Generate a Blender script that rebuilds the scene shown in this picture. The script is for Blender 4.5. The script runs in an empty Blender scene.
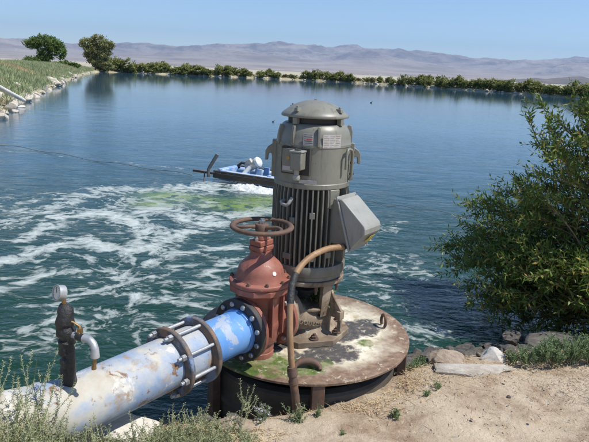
import bpy, math, random
import numpy as np
from mathutils import Vector, Matrix, Euler, noise as mn
random.seed(7); rng = np.random.default_rng(7)
SC = bpy.context.scene
COL = SC.collection
PI = math.pi
def rad(a): return math.radians(a)

# ------------------------------------------------------------------ camera model (also used to turn a few
# measured directions into real positions on the water / ground)
F_PX, PITCH, ROLL, CAMZ = 573.0, rad(14.6), rad(2.7), 1.75
def ray(x, y):
    a = x-294.5; b = 221-y
    u = a*math.cos(ROLL)-b*math.sin(ROLL); v = a*math.sin(ROLL)+b*math.cos(ROLL)
    return Vector((u/F_PX, math.cos(PITCH)+v/F_PX*math.sin(PITCH), -math.sin(PITCH)+v/F_PX*math.cos(PITCH)))
def at(x, y, z):
    d = ray(x, y); t = (z-CAMZ)/d.z
    return Vector((0, 0, CAMZ))+d*t
def aty(x, y, Y):
    d = ray(x, y); return Vector((0, 0, CAMZ))+d*(Y/d.y)
WZ = -0.8

# ------------------------------------------------------------------ materials
MATS = {}
def nodes_of(name):
    m = bpy.data.materials.new(name); m.use_nodes = True
    nt = m.node_tree; nt.nodes.clear()
    out = nt.nodes.new('ShaderNodeOutputMaterial'); b = nt.nodes.new('ShaderNodeBsdfPrincipled')
    nt.links.new(b.outputs[0], out.inputs[0]); MATS[name] = m
    return m, nt, b, out
def N(nt, kind, **kw):
    n = nt.nodes.new(kind)
    for k, v in kw.items():
        if k.startswith('_'): setattr(n, k[1:], v)
        else: n.inputs[k.replace('__', ' ')].default_value = v
    return n
def ramp(nt, fac, stops, interp='LINEAR'):
    r = nt.nodes.new('ShaderNodeValToRGB'); cr = r.color_ramp; cr.interpolation = interp
    while len(cr.elements) < len(stops): cr.elements.new(0.5)
    for e, (p, c) in zip(cr.elements, stops):
        e.position = p; e.color = (c[0], c[1], c[2], 1) if hasattr(c, '__len__') else (c, c, c, 1)
    nt.links.new(fac, r.inputs[0]); return r.outputs[0]
def mixc(nt, fac, a, b):
    m = nt.nodes.new('ShaderNodeMix'); m.data_type = 'RGBA'
    for s, v in ((0, fac), (6, a), (7, b)):
        if hasattr(v, 'is_linked') or isinstance(v, bpy.types.NodeSocket): nt.links.new(v, m.inputs[s])
        else: m.inputs[s].default_value = (v if s == 0 else (v[0], v[1], v[2], 1))
    return m.outputs[2]
def math_(nt, op, a, b=None, clamp=False):
    m = nt.nodes.new('ShaderNodeMath'); m.operation = op; m.use_clamp = clamp
    for s, v in ((0, a), (1, b)):
        if v is None: continue
        if isinstance(v, bpy.types.NodeSocket): nt.links.new(v, m.inputs[s])
        else: m.inputs[s].default_value = v
    return m.outputs[0]
def coord(nt, scale=(1, 1, 1), off=(0, 0, 0), kind='Object'):
    t = nt.nodes.new('ShaderNodeTexCoord'); mp = nt.nodes.new('ShaderNodeMapping')
    mp.inputs['Scale'].default_value = scale; mp.inputs['Location'].default_value = off
    nt.links.new(t.outputs[kind], mp.inputs[0]); return mp.outputs[0]
def noise(nt, vec, scale, detail=5, rough=.6, dist=0, typ='FBM'):
    n = nt.nodes.new('ShaderNodeTexNoise'); n.inputs['Scale'].default_value = scale
    n.inputs['Detail'].default_value = detail; n.inputs['Roughness'].default_value = rough
    n.inputs['Distortion'].default_value = dist
    nt.links.new(vec, n.inputs['Vector']); return n.outputs[0]
def bump(nt, b, h, strength=.5, dist=.01, chain=None):
    n = nt.nodes.new('ShaderNodeBump'); n.inputs['Strength'].default_value = strength
    n.inputs['Distance'].default_value = dist; nt.links.new(h, n.inputs['Height'])
    if chain: nt.links.new(chain, n.inputs['Normal'])
    if b: nt.links.new(n.outputs[0], b.inputs['Normal'])
    return n.outputs[0]
def pm(name, stops, scale=6, rough=.7, metal=0, spots=None, bs=40, bstr=.3, bd=.004, dist=.3, var=.12, spec=None, stretch=(1, 1, 1), streak=None):
    """painted / rusty / stony surface: a noise ramp, optional spots (colour, scale, lo, hi), fine value noise, bump"""
    m, nt, b, out = nodes_of(name)
    v = coord(nt, stretch)
    n1 = noise(nt, v, scale, 7, .62, dist)
    c = ramp(nt, n1, stops)
    if spots:
        for (sc_, s, lo, hi) in spots:
            n2 = noise(nt, coord(nt, stretch, (3.1*s, 1.7, .4)), s, 8, .68, .4)
            c = mixc(nt, ramp(nt, n2, [(lo, 0), (hi, 1)]), c, sc_)
    if streak:
        ns = noise(nt, coord(nt, (streak[1], streak[1], streak[1]*.09), (2.2, .3, .9)), 1, 6, .7, .2)
        nm_ = noise(nt, coord(nt, (1, 1, 1), (7, 1, 3)), 5, 4, .6)
        c = mixc(nt, math_(nt, 'MULTIPLY', ramp(nt, ns, [(streak[2], 0), (streak[2]+.1, 1)]), ramp(nt, nm_, [(.42, 0), (.6, streak[3])])), c, streak[0])
    n3 = noise(nt, v, scale*9, 4, .7)
    hv = nt.nodes.new('ShaderNodeHueSaturation'); nt.links.new(c, hv.inputs['Color'])
    nt.links.new(math_(nt, 'MULTIPLY_ADD', n3, 2*var), hv.inputs['Value'])
    hv.inputs['Value'].links[0].from_node.inputs[2].default_value = 1-var
    nt.links.new(hv.outputs[0], b.inputs['Base Color'])
    b.inputs['Metallic'].default_value = metal
    nt.links.new(ramp(nt, n1, [(.3, max(0, rough-.12)), (.7, min(1, rough+.12))]), b.inputs['Roughness'])
    if spec is not None: b.inputs['Specular IOR Level'].default_value = spec
    bump(nt, b, noise(nt, v, bs, 6, .65), bstr, bd)
    return m
def leafmat(name, stops, trans=.35, rough=.55, scale=1.3):
    m, nt, b, out = nodes_of(name)
    g = nt.nodes.new('ShaderNodeNewGeometry')
    c1 = ramp(nt, g.outputs['Random Per Island'], stops)
    n = noise(nt, coord(nt), scale, 3)
    hv = nt.nodes.new('ShaderNodeHueSaturation'); nt.links.new(c1, hv.inputs['Color'])
    nt.links.new(ramp(nt, n, [(.3, .72), (.7, 1.25)]), hv.inputs['Value'])
    nt.links.new(hv.outputs[0], b.inputs['Base Color']); b.inputs['Roughness'].default_value = rough
    b.inputs['Specular IOR Level'].default_value = .3
    t = nt.nodes.new('ShaderNodeBsdfTranslucent'); nt.links.new(hv.outputs[0], t.inputs[0])
    mx = nt.nodes.new('ShaderNodeMixShader'); mx.inputs[0].default_value = trans
    nt.links.new(b.outputs[0], mx.inputs[1]); nt.links.new(t.outputs[0], mx.inputs[2]); nt.links.new(mx.outputs[0], out.inputs[0])
    return m

pm('motor_paint', [(.3, (.18, .178, .145)), (.7, (.225, .222, .185))], 3, .4, 0, streak=((.1, .08, .055), 26, .53, .7),
   spots=[((.13, .115, .085), 2.5, .56, .7), ((.3, .29, .25), 9, .63, .7), ((.09, .06, .04), 30, .66, .72)], bs=160, bstr=.12, bd=.002, var=.07)
pm('motor_fin_paint', [(.3, (.15, .148, .122)), (.7, (.215, .212, .178))], 5, .5, 0, streak=((.09, .075, .055), 30, .54, .6), spots=[((.12, .105, .08), 4, .5, .68)], bs=90, bstr=.2, bd=.002, stretch=(1, 1, .3))
pm('motor_dark', [(.3, (.03, .03, .028)), (.7, (.06, .058, .05))], 8, .8)
pm('red_paint', [(.25, (.17, .058, .04)), (.5, (.27, .095, .066)), (.75, (.36, .15, .11))], 4, .55, 0, streak=((.14, .07, .045), 28, .52, .75),
   spots=[((.44, .22, .17), 5, .58, .72), ((.13, .06, .04), 9, .58, .68), ((.5, .33, .28), 22, .63, .7)], bs=70, bstr=.25, bd=.003)
pm('rusty_iron', [(.25, (.07, .045, .035)), (.5, (.13, .085, .065)), (.75, (.2, .13, .095))], 8, .75, .2,
   spots=[((.2, .1, .055), 14, .55, .68)], bs=120, bstr=.4, bd=.003)
pm('dark_flange', [(.3, (.03, .03, .033)), (.7, (.075, .07, .068))], 9, .6, .3, spots=[((.19, .105, .06), 12, .55, .68)], bs=90, bstr=.3)
pm('ring_iron', [(.3, (.075, .07, .072)), (.7, (.15, .135, .125))], 9, .65, .2, spots=[((.2, .13, .09), 9, .5, .58), ((.2, .27, .4), 6, .52, .6)], bs=90, bstr=.3)
pm('cast_head', [(.3, (.14, .1, .068)), (.5, (.23, .175, .12)), (.7, (.36, .29, .21))], 6, .75, 0,
   spots=[((.12, .075, .045), 7, .54, .66), ((.42, .39, .31), 11, .6, .7)], bs=90, bstr=.45, bd=.004)
pm('blue_pipe', [(.35, (.085, .23, .54)), (.6, (.14, .31, .62))], 3, .38, 0,
   spots=[((.34, .4, .5), 6, .58, .61), ((.3, .28, .27), 10, .6, .64)], bs=60, bstr=.15, bd=.002, var=.05)
pm('worn_blue_pipe', [(.36, (.19, .29, .45)), (.45, (.33, .37, .43)), (.52, (.46, .44, .38)), (.68, (.38, .31, .22))], 2.4, .7, 0,
   spots=[((.32, .24, .16), 4.0, .56, .63), ((.2, .11, .06), 7, .6, .63), ((.56, .54, .49), 6, .57, .61), ((.17, .09, .05), 18, .62, .7)], bs=50, bstr=.3, bd=.003)
pm('steel_bolt', [(.3, (.32, .33, .35)), (.7, (.5, .5, .5))], 20, .38, .8, spots=[((.22, .13, .08), 25, .58, .7)])
pm('plated_rod', [(.3, (.33, .35, .38)), (.7, (.48, .49, .5))], 15, .42, .4)
pm('silver_plate', [(.3, (.6, .6, .6)), (.7, (.75, .75, .76))], 30, .28, .85, bs=10, bstr=.02)
pm('pale_plate', [(.3, (.36, .35, .34)), (.7, (.5, .49, .47))], 30, .5, .1)
pm('print_ink', [(.3, (.05, .05, .05)), (.7, (.1, .1, .1))], 30, .6)
pm('print_red', [(.3, (.4, .05, .04)), (.7, (.5, .09, .07))], 30, .6)
pm('box_paint', [(.3, (.27, .272, .245)), (.7, (.34, .34, .31))], 4, .4, 0, streak=((.2, .18, .14), 24, .55, .6), spots=[((.26, .25, .21), 6, .6, .7)], bs=140, bstr=.08, bd=.001, var=.05)
pm('warning_yellow', [(.3, (.5, .4, .08)), (.7, (.6, .5, .12))], 20, .5)
pm('brown_hose', [(.3, (.22, .125, .06)), (.7, (.36, .22, .12))], 9, .6, 0, spots=[((.42, .3, .2), 16, .58, .7)], bs=60, bstr=.2)
pm('black_tape', [(.3, (.012, .012, .013)), (.7, (.04, .04, .04))], 15, .38, 0, bs=45, bstr=.9, bd=.01, dist=1.2)
pm('galvanised', [(.3, (.36, .37, .38)), (.7, (.52, .52, .52))], 20, .5, .5)
pm('brass', [(.3, (.28, .17, .07)), (.7, (.38, .25, .12))], 12, .45, .8)
pm('dial_white', [(.3, (.6, .58, .5)), (.7, (.72, .7, .62))], 12, .4)
pm('concrete_ring', [(.3, (.05, .042, .032)), (.5, (.09, .077, .06)), (.75, (.15, .13, .1))], 4, .9, 0, spots=[((.08, .07, .05), 6, .55, .7)], bs=50, bstr=.5, bd=.008)  # concrete colour darkened to deepen the shade under the cover
pm('pale_rock', [(.28, (.36, .3, .24)), (.5, (.5, .45, .38)), (.72, (.66, .62, .56))], 3.5, .9, 0, spots=[((.4, .28, .2), 5, .58, .72)], bs=22, bstr=.7, bd=.02)
pm('white_slab', [(.28, (.5, .46, .4)), (.5, (.64, .6, .54)), (.72, (.72, .7, .66))], 5, .9, 0, spots=[((.3, .25, .2), 9, .6, .7)], bs=35, bstr=.6, bd=.012)
pm('dark_cobble', [(.3, (.05, .045, .04)), (.5, (.1, .09, .08)), (.72, (.2, .18, .16))], 5, .85, 0, spots=[((.1, .14, .07), 7, .6, .72)], bs=30, bstr=.6, bd=.01)
pm('tan_rock', [(.3, (.36, .27, .19)), (.5, (.48, .38, .28)), (.72, (.56, .47, .37))], 5, .95, 0, bs=25, bstr=.8, bd=.02)
pm('raft_blue', [(.3, (.13, .28, .6)), (.7, (.24, .4, .68))], 5, .4, 0, spots=[((.52, .6, .68), 3, .42, .56)], bs=30, bstr=.1)
pm('raft_timber', [(.3, (.035, .028, .022)), (.7, (.08, .065, .05))], 6, .85, stretch=(.3, 1, 1))
pm('white_paint', [(.3, (.66, .66, .64)), (.7, (.8, .8, .78))], 12, .45)
pm('grey_motor_body', [(.3, (.42, .4, .36)), (.7, (.58, .55, .5))], 12, .55, .1)
pm('grey_bar', [(.3, (.1, .1, .1)), (.7, (.2, .19, .18))], 12, .6, .3)
pm('rope_fibre', [(.3, (.07, .065, .055)), (.7, (.16, .14, .11))], 30, .9)
pm('bark', [(.3, (.09, .065, .045)), (.7, (.19, .145, .1))], 6, .9, stretch=(1, 1, .3), bs=20, bstr=.8, bd=.02)
pm('twig', [(.3, (.13, .08, .045)), (.7, (.25, .16, .09))], 8, .8)
pm('weed_stem', [(.3, (.3, .31, .17)), (.7, (.46, .44, .26))], 8, .7)
pm('straw', [(.3, (.34, .24, .13)), (.7, (.55, .42, .25))], 5, .85)
pm('bird_dark', [(.3, (.02, .02, .02)), (.7, (.05, .045, .04))], 12, .7)
leafmat('willow_leaf', [(0, (0.091, 0.163, 0.033)), (.5, (0.152, 0.228, 0.045)), (.8, (0.231, 0.286, 0.061)), (.93, (0.300, 0.286, 0.067)), (1, (0.402, 0.249, 0.075))], .3, .45, 1.1)
leafmat('dark_tree_leaf', [(0, (0.091, 0.155, 0.040)), (.6, (0.136, 0.209, 0.055)), (1, (0.195, 0.263, 0.071))], .3, .6, .25)
leafmat('olive_tree_leaf', [(0, (0.177, 0.193, 0.076)), (.6, (0.250, 0.256, 0.101)), (1, (0.353, 0.321, 0.142))], .3, .6, .25)
leafmat('shrub_leaf', [(0, (0.144, 0.186, 0.052)), (.6, (0.230, 0.263, 0.069)), (1, (0.360, 0.317, 0.095))], .3, .6, .2)
leafmat('shrub_leaf_olive', [(0, (0.176, 0.180, 0.072)), (.6, (0.273, 0.252, 0.108)), (1, (0.390, 0.314, 0.144))], .3, .6, .2)
leafmat('weed_leaf', [(0, (.24, .28, .14)), (.6, (.34, .38, .21)), (1, (.46, .47, .28))], .35, .7, 5)
leafmat('green_weed_leaf', [(0, (.12, .19, .08)), (.6, (.18, .27, .12)), (1, (.28, .35, .18))], .35, .65, 4)
leafmat('pale_flower', [(0, (.5, .45, .55)), (1, (.7, .66, .74))], .3, .7)
leafmat('sage_grass', [(0, (0.223, 0.278, 0.142)), (.5, (0.306, 0.375, 0.198)), (.8, (0.418, 0.445, 0.242)), (1, (0.584, 0.514, 0.284))], .3, .8, .35)
leafmat('dry_grass', [(0, (.36, .28, .15)), (.6, (.5, .4, .22)), (1, (.6, .5, .3))], .3, .8, .5)

# ground: pale desert silt with darker damp / organic patches
m, nt, b, out = nodes_of('desert_soil')
v = coord(nt)
n1 = noise(nt, v, 1.4, 8, .6, .4); n2 = noise(nt, v, 9, 8, .7, .2); n3 = noise(nt, v, 60, 5, .7)
c = ramp(nt, n1, [(.3, (.42, .33, .23)), (.5, (.52, .425, .31)), (.7, (.6, .5, .375))])
org = math_(nt, 'MULTIPLY', ramp(nt, noise(nt, v, 1.9, 6, .6, .5), [(.47, 0), (.58, 1)]), ramp(nt, n2, [(.38, .2), (.6, 1)]))
c = mixc(nt, math_(nt, 'MULTIPLY', org, .75), c, (.25, .16, .1))
c = mixc(nt, ramp(nt, n2, [(.54, 0), (.68, .5)]), c, (.33, .24, .165))
c = mixc(nt, ramp(nt, n3, [(.58, 0), (.72, .55)]), c, (.2, .15, .11))
c = mixc(nt, ramp(nt, noise(nt, v, 38, 3, .6), [(.6, 0), (.7, .6)]), c, (.64, .56, .45))
sepz = nt.nodes.new('ShaderNodeSeparateXYZ'); tcz = nt.nodes.new('ShaderNodeTexCoord'); nt.links.new(tcz.outputs['Object'], sepz.inputs[0])
wet = ramp(nt, math_(nt, 'MULTIPLY_ADD', sepz.outputs[2], 1.6), [(0.0, 1), (.42, 0)])
wet.node.inputs[0].links[0].from_node.inputs[2].default_value = 1.3
c = mixc(nt, wet, c, (.11, .09, .065))
nt.links.new(c, b.inputs['Base Color']); b.inputs['Roughness'].default_value = .95; b.inputs['Specular IOR Level'].default_value = .15
bp = bump(nt, None, n2, .9, .03); bp = bump(nt, None, noise(nt, v, 28, 6, .7), .8, .012, bp); bump(nt, b, n3, .8, .005, bp)

m, nt, b, out = nodes_of('embankment_soil')
v = coord(nt); n1 = noise(nt, v, .25, 8, .65, .4)
c = ramp(nt, n1, [(.35, (.27, .25, .16)), (.55, (.36, .32, .21)), (.7, (.5, .43, .32))])
nt.links.new(c, b.inputs['Base Color']); b.inputs['Roughness'].default_value = .95
bump(nt, b, noise(nt, v, 2, 8, .7), .8, .15)

m, nt, b, out = nodes_of('plain_soil')
v = coord(nt); c = ramp(nt, noise(nt, v, .01, 8, .65), [(.35, (.3, .27, .19)), (.6, (.48, .43, .34))])
nt.links.new(c, b.inputs['Base Color']); b.inputs['Roughness'].default_value = .95
m, nt, b, out = nodes_of('lake_bed_mud')
b.inputs['Base Color'].default_value = (.06, .06, .04, 1); b.inputs['Roughness'].default_value = .9

# mountains: bare brown-grey rock, pale sandy fans where the slope is gentle
m, nt, b, out = nodes_of('mountain_rock')
v = coord(nt)
g = nt.nodes.new('ShaderNodeNewGeometry'); sx = nt.nodes.new('ShaderNodeSeparateXYZ'); nt.links.new(g.outputs['Normal'], sx.inputs[0])
n1 = noise(nt, v, .0012, 9, .62, .5); n2 = noise(nt, v, .006, 8, .65)
rock = ramp(nt, n1, [(.35, (.15, .135, .135)), (.5, (.23, .21, .2)), (.65, (.36, .33, .3))])
sand = ramp(nt, noise(nt, v, .0007, 6, .6), [(.35, (.25, .21, .175)), (.6, (.42, .36, .3))])
fac = ramp(nt, math_(nt, 'MULTIPLY_ADD', n2, .06), [(.955, 0), (1.0, 1)])
mm = fac.node.inputs[0].links[0].from_node; nt.links.new(sx.outputs[2], mm.inputs[2]); mm2 = math_(nt, 'SUBTRACT', mm.outputs[0], .035)
nt.links.new(mm2, fac.node.inputs[0])
bump(nt, b, noise(nt, v, .004, 9, .7, .4), .8, 70)
nt.links.new(mixc(nt, fac, rock, sand), b.inputs['Base Color']); b.inputs['Roughness'].default_value = .95
pm('dark_hill_rock', [(.3, (.08, .07, .065)), (.5, (.13, .115, .1)), (.7, (.2, .17, .145))], .004, .95, bs=.01, bstr=.5, bd=8)

# cover plate: rusty steel disc with lime crust, damp grey patches and algae
m, nt, b, out = nodes_of('plate_steel')
v = coord(nt)
nz = nt.nodes.new('ShaderNodeTexNoise'); nz.inputs['Scale'].default_value = 5; nz.inputs['Detail'].default_value = 9; nz.inputs['Roughness'].default_value = .6; nt.links.new(v, nz.inputs['Vector'])
vm = nt.nodes.new('ShaderNodeVectorMath'); vm.operation = 'SUBTRACT'; nt.links.new(nz.outputs['Color'], vm.inputs[0]); vm.inputs[1].default_value = (.5, .5, .5)
vs = nt.nodes.new('ShaderNodeVectorMath'); vs.operation = 'SCALE'; vs.inputs['Scale'].default_value = .36; nt.links.new(vm.outputs[0], vs.inputs[0])
va = nt.nodes.new('ShaderNodeVectorMath'); va.operation = 'ADD'; nt.links.new(v, va.inputs[0]); nt.links.new(vs.outputs[0], va.inputs[1])
fl = nt.nodes.new('ShaderNodeVectorMath'); fl.operation = 'MULTIPLY'; nt.links.new(va.outputs[0], fl.inputs[0]); fl.inputs[1].default_value = (1, 1, 0)
def blob(cx, cy, R, soft=.014):
    d = nt.nodes.new('ShaderNodeVectorMath'); d.operation = 'DISTANCE'; nt.links.new(fl.outputs[0], d.inputs[0]); d.inputs[1].default_value = (cx, cy, 0)
    return ramp(nt, math_(nt, 'SUBTRACT', math_(nt, 'ADD', d.outputs[1], .5), R), [(.5-soft, 1), (.5+soft, 0)])
def union(*a):
    r = a[0]
    for q in a[1:]: r = math_(nt, 'MAXIMUM', r, q)
    return r
fine = noise(nt, v, 22, 8, .7); med = noise(nt, v, 7, 8, .65)
crust = ramp(nt, med, [(.32, (.22, .17, .11)), (.42, (.45, .4, .28)), (.5, (.58, .53, .41)), (.65, (.64, .6, .5))])
rust = ramp(nt, fine, [(.3, (.1, .06, .038)), (.5, (.19, .12, .078)), (.72, (.3, .215, .15))])
damp = ramp(nt, fine, [(.3, (.038, .035, .036)), (.58, (.08, .073, .07)), (.7, (.2, .18, .16))])
algae = ramp(nt, fine, [(.3, (.03, .055, .008)), (.55, (.09, .14, .02)), (.72, (.3, .32, .12))])
c = mixc(nt, blob(0, .02, .6, .07), rust, crust)
c = mixc(nt, union(blob(.37, .04, .14), blob(.43, .11, .11), blob(.3, -.1, .07), blob(.14, -.36, .15), blob(.24, -.3, .12), blob(-.06, -.4, .08), blob(-.22, -.2, .12)), c, damp)
c = mixc(nt, math_(nt, 'MULTIPLY', union(blob(-.36, -.46, .2), blob(-.5, -.3, .2), blob(-.15, -.56, .13), blob(.02, -.53, .1), blob(.14, -.5, .06), blob(.42, -.2, .05), blob(-.45, -.45, .25), blob(-.05, .12, .25)),
     ramp(nt, med, [(.36, .3), (.55, 1)])), c, algae)
c = mixc(nt, ramp(nt, fine, [(.56, 0), (.62, .6)]), c, (.26, .19, .12))
c = mixc(nt, ramp(nt, noise(nt, v, 13, 9, .75, .5), [(.58, 0), (.61, .75)]), c, (.5, .45, .33))
nt.links.new(c, b.inputs['Base Color']); b.inputs['Roughness'].default_value = .72
bp = bump(nt, None, med, .4, .012); bump(nt, b, fine, .6, .004, bp)

# lake water
m, nt, b, out = nodes_of('lake_water')
v = coord(nt)
att = nt.nodes.new('ShaderNodeAttribute'); att.attribute_name = 'foam'
att2 = nt.nodes.new('ShaderNodeAttribute'); att2.attribute_name = 'algae'
att3 = nt.nodes.new('ShaderNodeAttribute'); att3.attribute_name = 'chop'
vv = coord(nt, (1, 1.25, 1))
wr = nt.nodes.new('ShaderNodeTexNoise'); wr.inputs['Scale'].default_value = .9; wr.inputs['Detail'].default_value = 3; nt.links.new(v, wr.inputs['Vector'])
w1 = nt.nodes.new('ShaderNodeVectorMath'); w1.operation = 'SCALE'; w1.inputs['Scale'].default_value = 1.0; nt.links.new(wr.outputs['Color'], w1.inputs[0])
w2 = nt.nodes.new('ShaderNodeVectorMath'); w2.operation = 'ADD'; nt.links.new(vv, w2.inputs[0]); nt.links.new(w1.outputs[0], w2.inputs[1])
fa = noise(nt, w2.outputs[0], 2.1, 5, .58, .45)
fb = noise(nt, w2.outputs[0], 6.0, 5, .6, .5)
ridge = math_(nt, 'SUBTRACT', 1.0, math_(nt, 'MULTIPLY', math_(nt, 'ABSOLUTE', math_(nt, 'SUBTRACT', noise(nt, w2.outputs[0], 2.3, 5, .6, .3), .5)), 7), clamp=True)
fn = math_(nt, 'ADD', math_(nt, 'MULTIPLY', fa, .38), math_(nt, 'ADD', math_(nt, 'MULTIPLY', fb, .47), math_(nt, 'MULTIPLY', ridge, .15)))
fm_ = math_(nt, 'ADD', fn, math_(nt, 'MULTIPLY', att.outputs['Fac'], .42))
foam = ramp(nt, fm_, [(.6, 0), (.635, .25), (.67, .5), (.76, .8), (.88, 1)])
foam = math_(nt, 'MULTIPLY', foam, ramp(nt, att.outputs['Fac'], [(.02, 0), (.12, 1)]))
alg = math_(nt, 'MULTIPLY', ramp(nt, fb, [(.38, .1), (.5, 1)]), att2.outputs['Fac'])
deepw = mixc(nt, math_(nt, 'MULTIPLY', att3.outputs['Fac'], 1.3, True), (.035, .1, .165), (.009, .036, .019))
deep = mixc(nt, alg, deepw, (.16, .24, .03))
fcol = mixc(nt, math_(nt, 'MULTIPLY', att2.outputs['Fac'], ramp(nt, fb, [(.42, .0), (.6, .9)])), (.5, .55, .53), (.12, .18, .035))
nt.links.new(mixc(nt, foam, deep, fcol), b.inputs['Base Color'])
nt.links.new(math_(nt, 'MULTIPLY_ADD', foam, .6), b.inputs['Roughness']); b.inputs['Roughness'].links[0].from_node.inputs[2].default_value = .045
b.inputs['IOR'].default_value = 1.333
hs = []
h1 = noise(nt, coord(nt, (1, 2.0, 1)), 3.2, 5, .55, .3)
h2 = noise(nt, coord(nt, (1, 1.6, 1), (5, 2, 0)), 11, 4, .55, .2)
h3 = noise(nt, coord(nt, (1, 2.6, 1), (9, 4, 0)), .8, 4, .5)
b1 = nt.nodes.new('ShaderNodeBump'); b1.inputs['Distance'].default_value = .045; nt.links.new(h1, b1.inputs['Height']); nt.links.new(att3.outputs['Fac'], b1.inputs['Strength'])
b2 = nt.nodes.new('ShaderNodeBump'); b2.inputs['Distance'].default_value = .009; nt.links.new(h2, b2.inputs['Height']); nt.links.new(att3.outputs['Fac'], b2.inputs['Strength']); nt.links.new(b1.outputs[0], b2.inputs['Normal'])
b3 = nt.nodes.new('ShaderNodeBump'); b3.inputs['Distance'].default_value = .07; nt.links.new(h3, b3.inputs['Height']); nt.links.new(att3.outputs['Fac'], b3.inputs['Strength']); nt.links.new(b2.outputs[0], b3.inputs['Normal'])
b4 = nt.nodes.new('ShaderNodeBump'); b4.inputs['Distance'].default_value = .02; b4.inputs['Strength'].default_value = .6; nt.links.new(foam, b4.inputs['Height']); nt.links.new(b3.outputs[0], b4.inputs['Normal'])
nt.links.new(b4.outputs[0], b.inputs['Normal'])

pm('foam_white', [(.3, (.58, .62, .6)), (.7, (.7, .72, .7))], 5, .8, bs=22, bstr=1, bd=.03)

# ------------------------------------------------------------------ mesh helpers
class MB:
    def __init__(s): s.v = []; s.f = []
    def add(s, vs, fs, M=None):
        o = len(s.v)
        s.v += [tuple(M @ Vector(q)) if M else tuple(q) for q in vs]
        s.f += [tuple(i+o for i in f) for f in fs]; return s
    def box(s, c, d, rot=None, taper=1.0):
        x, y, z = d[0]/2, d[1]/2, d[2]/2; t = taper
        vs = [(-x, -y, -z), (x, -y, -z), (x, y, -z), (-x, y, -z), (-x*t, -y*t, z), (x*t, -y*t, z), (x*t, y*t, z), (-x*t, y*t, z)]
        M = Matrix.Translation(c) @ (Euler(rot).to_matrix().to_4x4() if rot is not None and not isinstance(rot, Matrix) else (rot.to_4x4() if rot is not None else Matrix()))
        return s.add(vs, [(3, 2, 1, 0), (4, 5, 6, 7), (0, 1, 5, 4), (1, 2, 6, 5), (2, 3, 7, 6), (3, 0, 4, 7)], M)
    def lathe(s, prof, n=48, c=(0, 0, 0), axis=(0, 0, 1), cap=True, a0=0, a1=2*PI):
        """prof: list of (r, h) from bottom to top, along axis"""
        full = abs(a1-a0-2*PI) < 1e-6; k = n if full else n+1
        vs = []
        for r, h in prof:
            for i in range(k):
                a = a0+(a1-a0)*i/n; vs.append((r*math.cos(a), r*math.sin(a), h))
        fs = []
        for j in range(len(prof)-1):
            for i in range(n):
                i2 = (i+1) % k; fs.append((j*k+i, j*k+i2, (j+1)*k+i2, (j+1)*k+i))
        if cap and full:
            if prof[0][0] > 1e-5: fs.append(tuple(range(k-1, -1, -1)))
            if prof[-1][0] > 1e-5: fs.append(tuple((len(prof)-1)*k+i for i in range(k)))
        q = Vector((0, 0, 1)).rotation_difference(Vector(axis).normalized())
        return s.add(vs, fs, Matrix.Translation(c) @ q.to_matrix().to_4x4())
    def cyl(s, p0, p1, r0, r1=None, n=20):
        r1 = r0 if r1 is None else r1; p0 = Vector(p0); p1 = Vector(p1)
        return s.lathe([(r0, 0), (r1, (p1-p0).length)], n, p0, p1-p0)
    def tube(s, pts, r, n=10, cap=True):
        pts = [Vector(p) for p in pts]; rs = r if hasattr(r, '__len__') else [r]*len(pts)
        o = len(s.v); up = None
        for i, p in enumerate(pts):
            t = (pts[min(i+1, len(pts)-1)]-pts[max(i-1, 0)]).normalized()
            if up is None: up = t.orthogonal().normalized()
            else: up = (up-t*up.dot(t)).normalized()
            w = t.cross(up)
            for k in range(n):
                a = 2*PI*k/n; s.v.append(tuple(p+(up*math.cos(a)+w*math.sin(a))*rs[i]))
        for i in range(len(pts)-1):
            for k in range(n):
                k2 = (k+1) % n; s.f.append((o+i*n+k, o+i*n+k2, o+(i+1)*n+k2, o+(i+1)*n+k))
        if cap:
            s.f.append(tuple(o+k for k in range(n-1, -1, -1))); s.f.append(tuple(o+(len(pts)-1)*n+k for k in range(n)))
        return s
    def prism(s, poly, axis_off, M=None):
        """poly: 3D points (planar), extruded by axis_off"""
        n = len(poly); a = [Vector(p) for p in poly]; e = Vector(axis_off)
        fs = [tuple(range(n-1, -1, -1)), tuple(n+i for i in range(n))]+[(i, (i+1) % n, n+(i+1) % n, n+i) for i in range(n)]
        return s.add([tuple(p) for p in a]+[tuple(p+e) for p in a], fs, M)
    def torus(s, c, R, r, n=56, k=12, flat=1.0):
        vs = []; fs = []
        for i in range(n):
            a = 2*PI*i/n
            for j in range(k):
                b_ = 2*PI*j/k; vs.append(((R+r*math.cos(b_))*math.cos(a), (R+r*math.cos(b_))*math.sin(a), r*flat*math.sin(b_)))
        for i in range(n):
            for j in range(k):
                fs.append((i*k+j, ((i+1) % n)*k+j, ((i+1) % n)*k+(j+1) % k, i*k+(j+1) % k))
        return s.add(vs, fs, Matrix.Translation(c))
    def build(s, name, mat, parent=None, smooth=40, bevel=0, loc=None):
        me = bpy.data.meshes.new(name); me.from_pydata(s.v, [], s.f); me.update()
        return link(name, me, mat, parent, smooth, bevel, loc)
def link(name, me, mat, parent=None, smooth=40, bevel=0, loc=None):
    if mat: me.materials.append(MATS[mat])
    if smooth:
        me.polygons.foreach_set('use_smooth', [True]*len(me.polygons))
        if smooth < 180: me.set_sharp_from_angle(angle=rad(smooth))
    o = bpy.data.objects.new(name, me); COL.objects.link(o)
    if parent: o.parent = parent
    if loc is not None: o.location = loc
    if bevel:
        bv = o.modifiers.new('Bevel', 'BEVEL'); bv.width = bevel; bv.segments = 2; bv.limit_method = 'ANGLE'; bv.angle_limit = rad(35)
    return o
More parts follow.
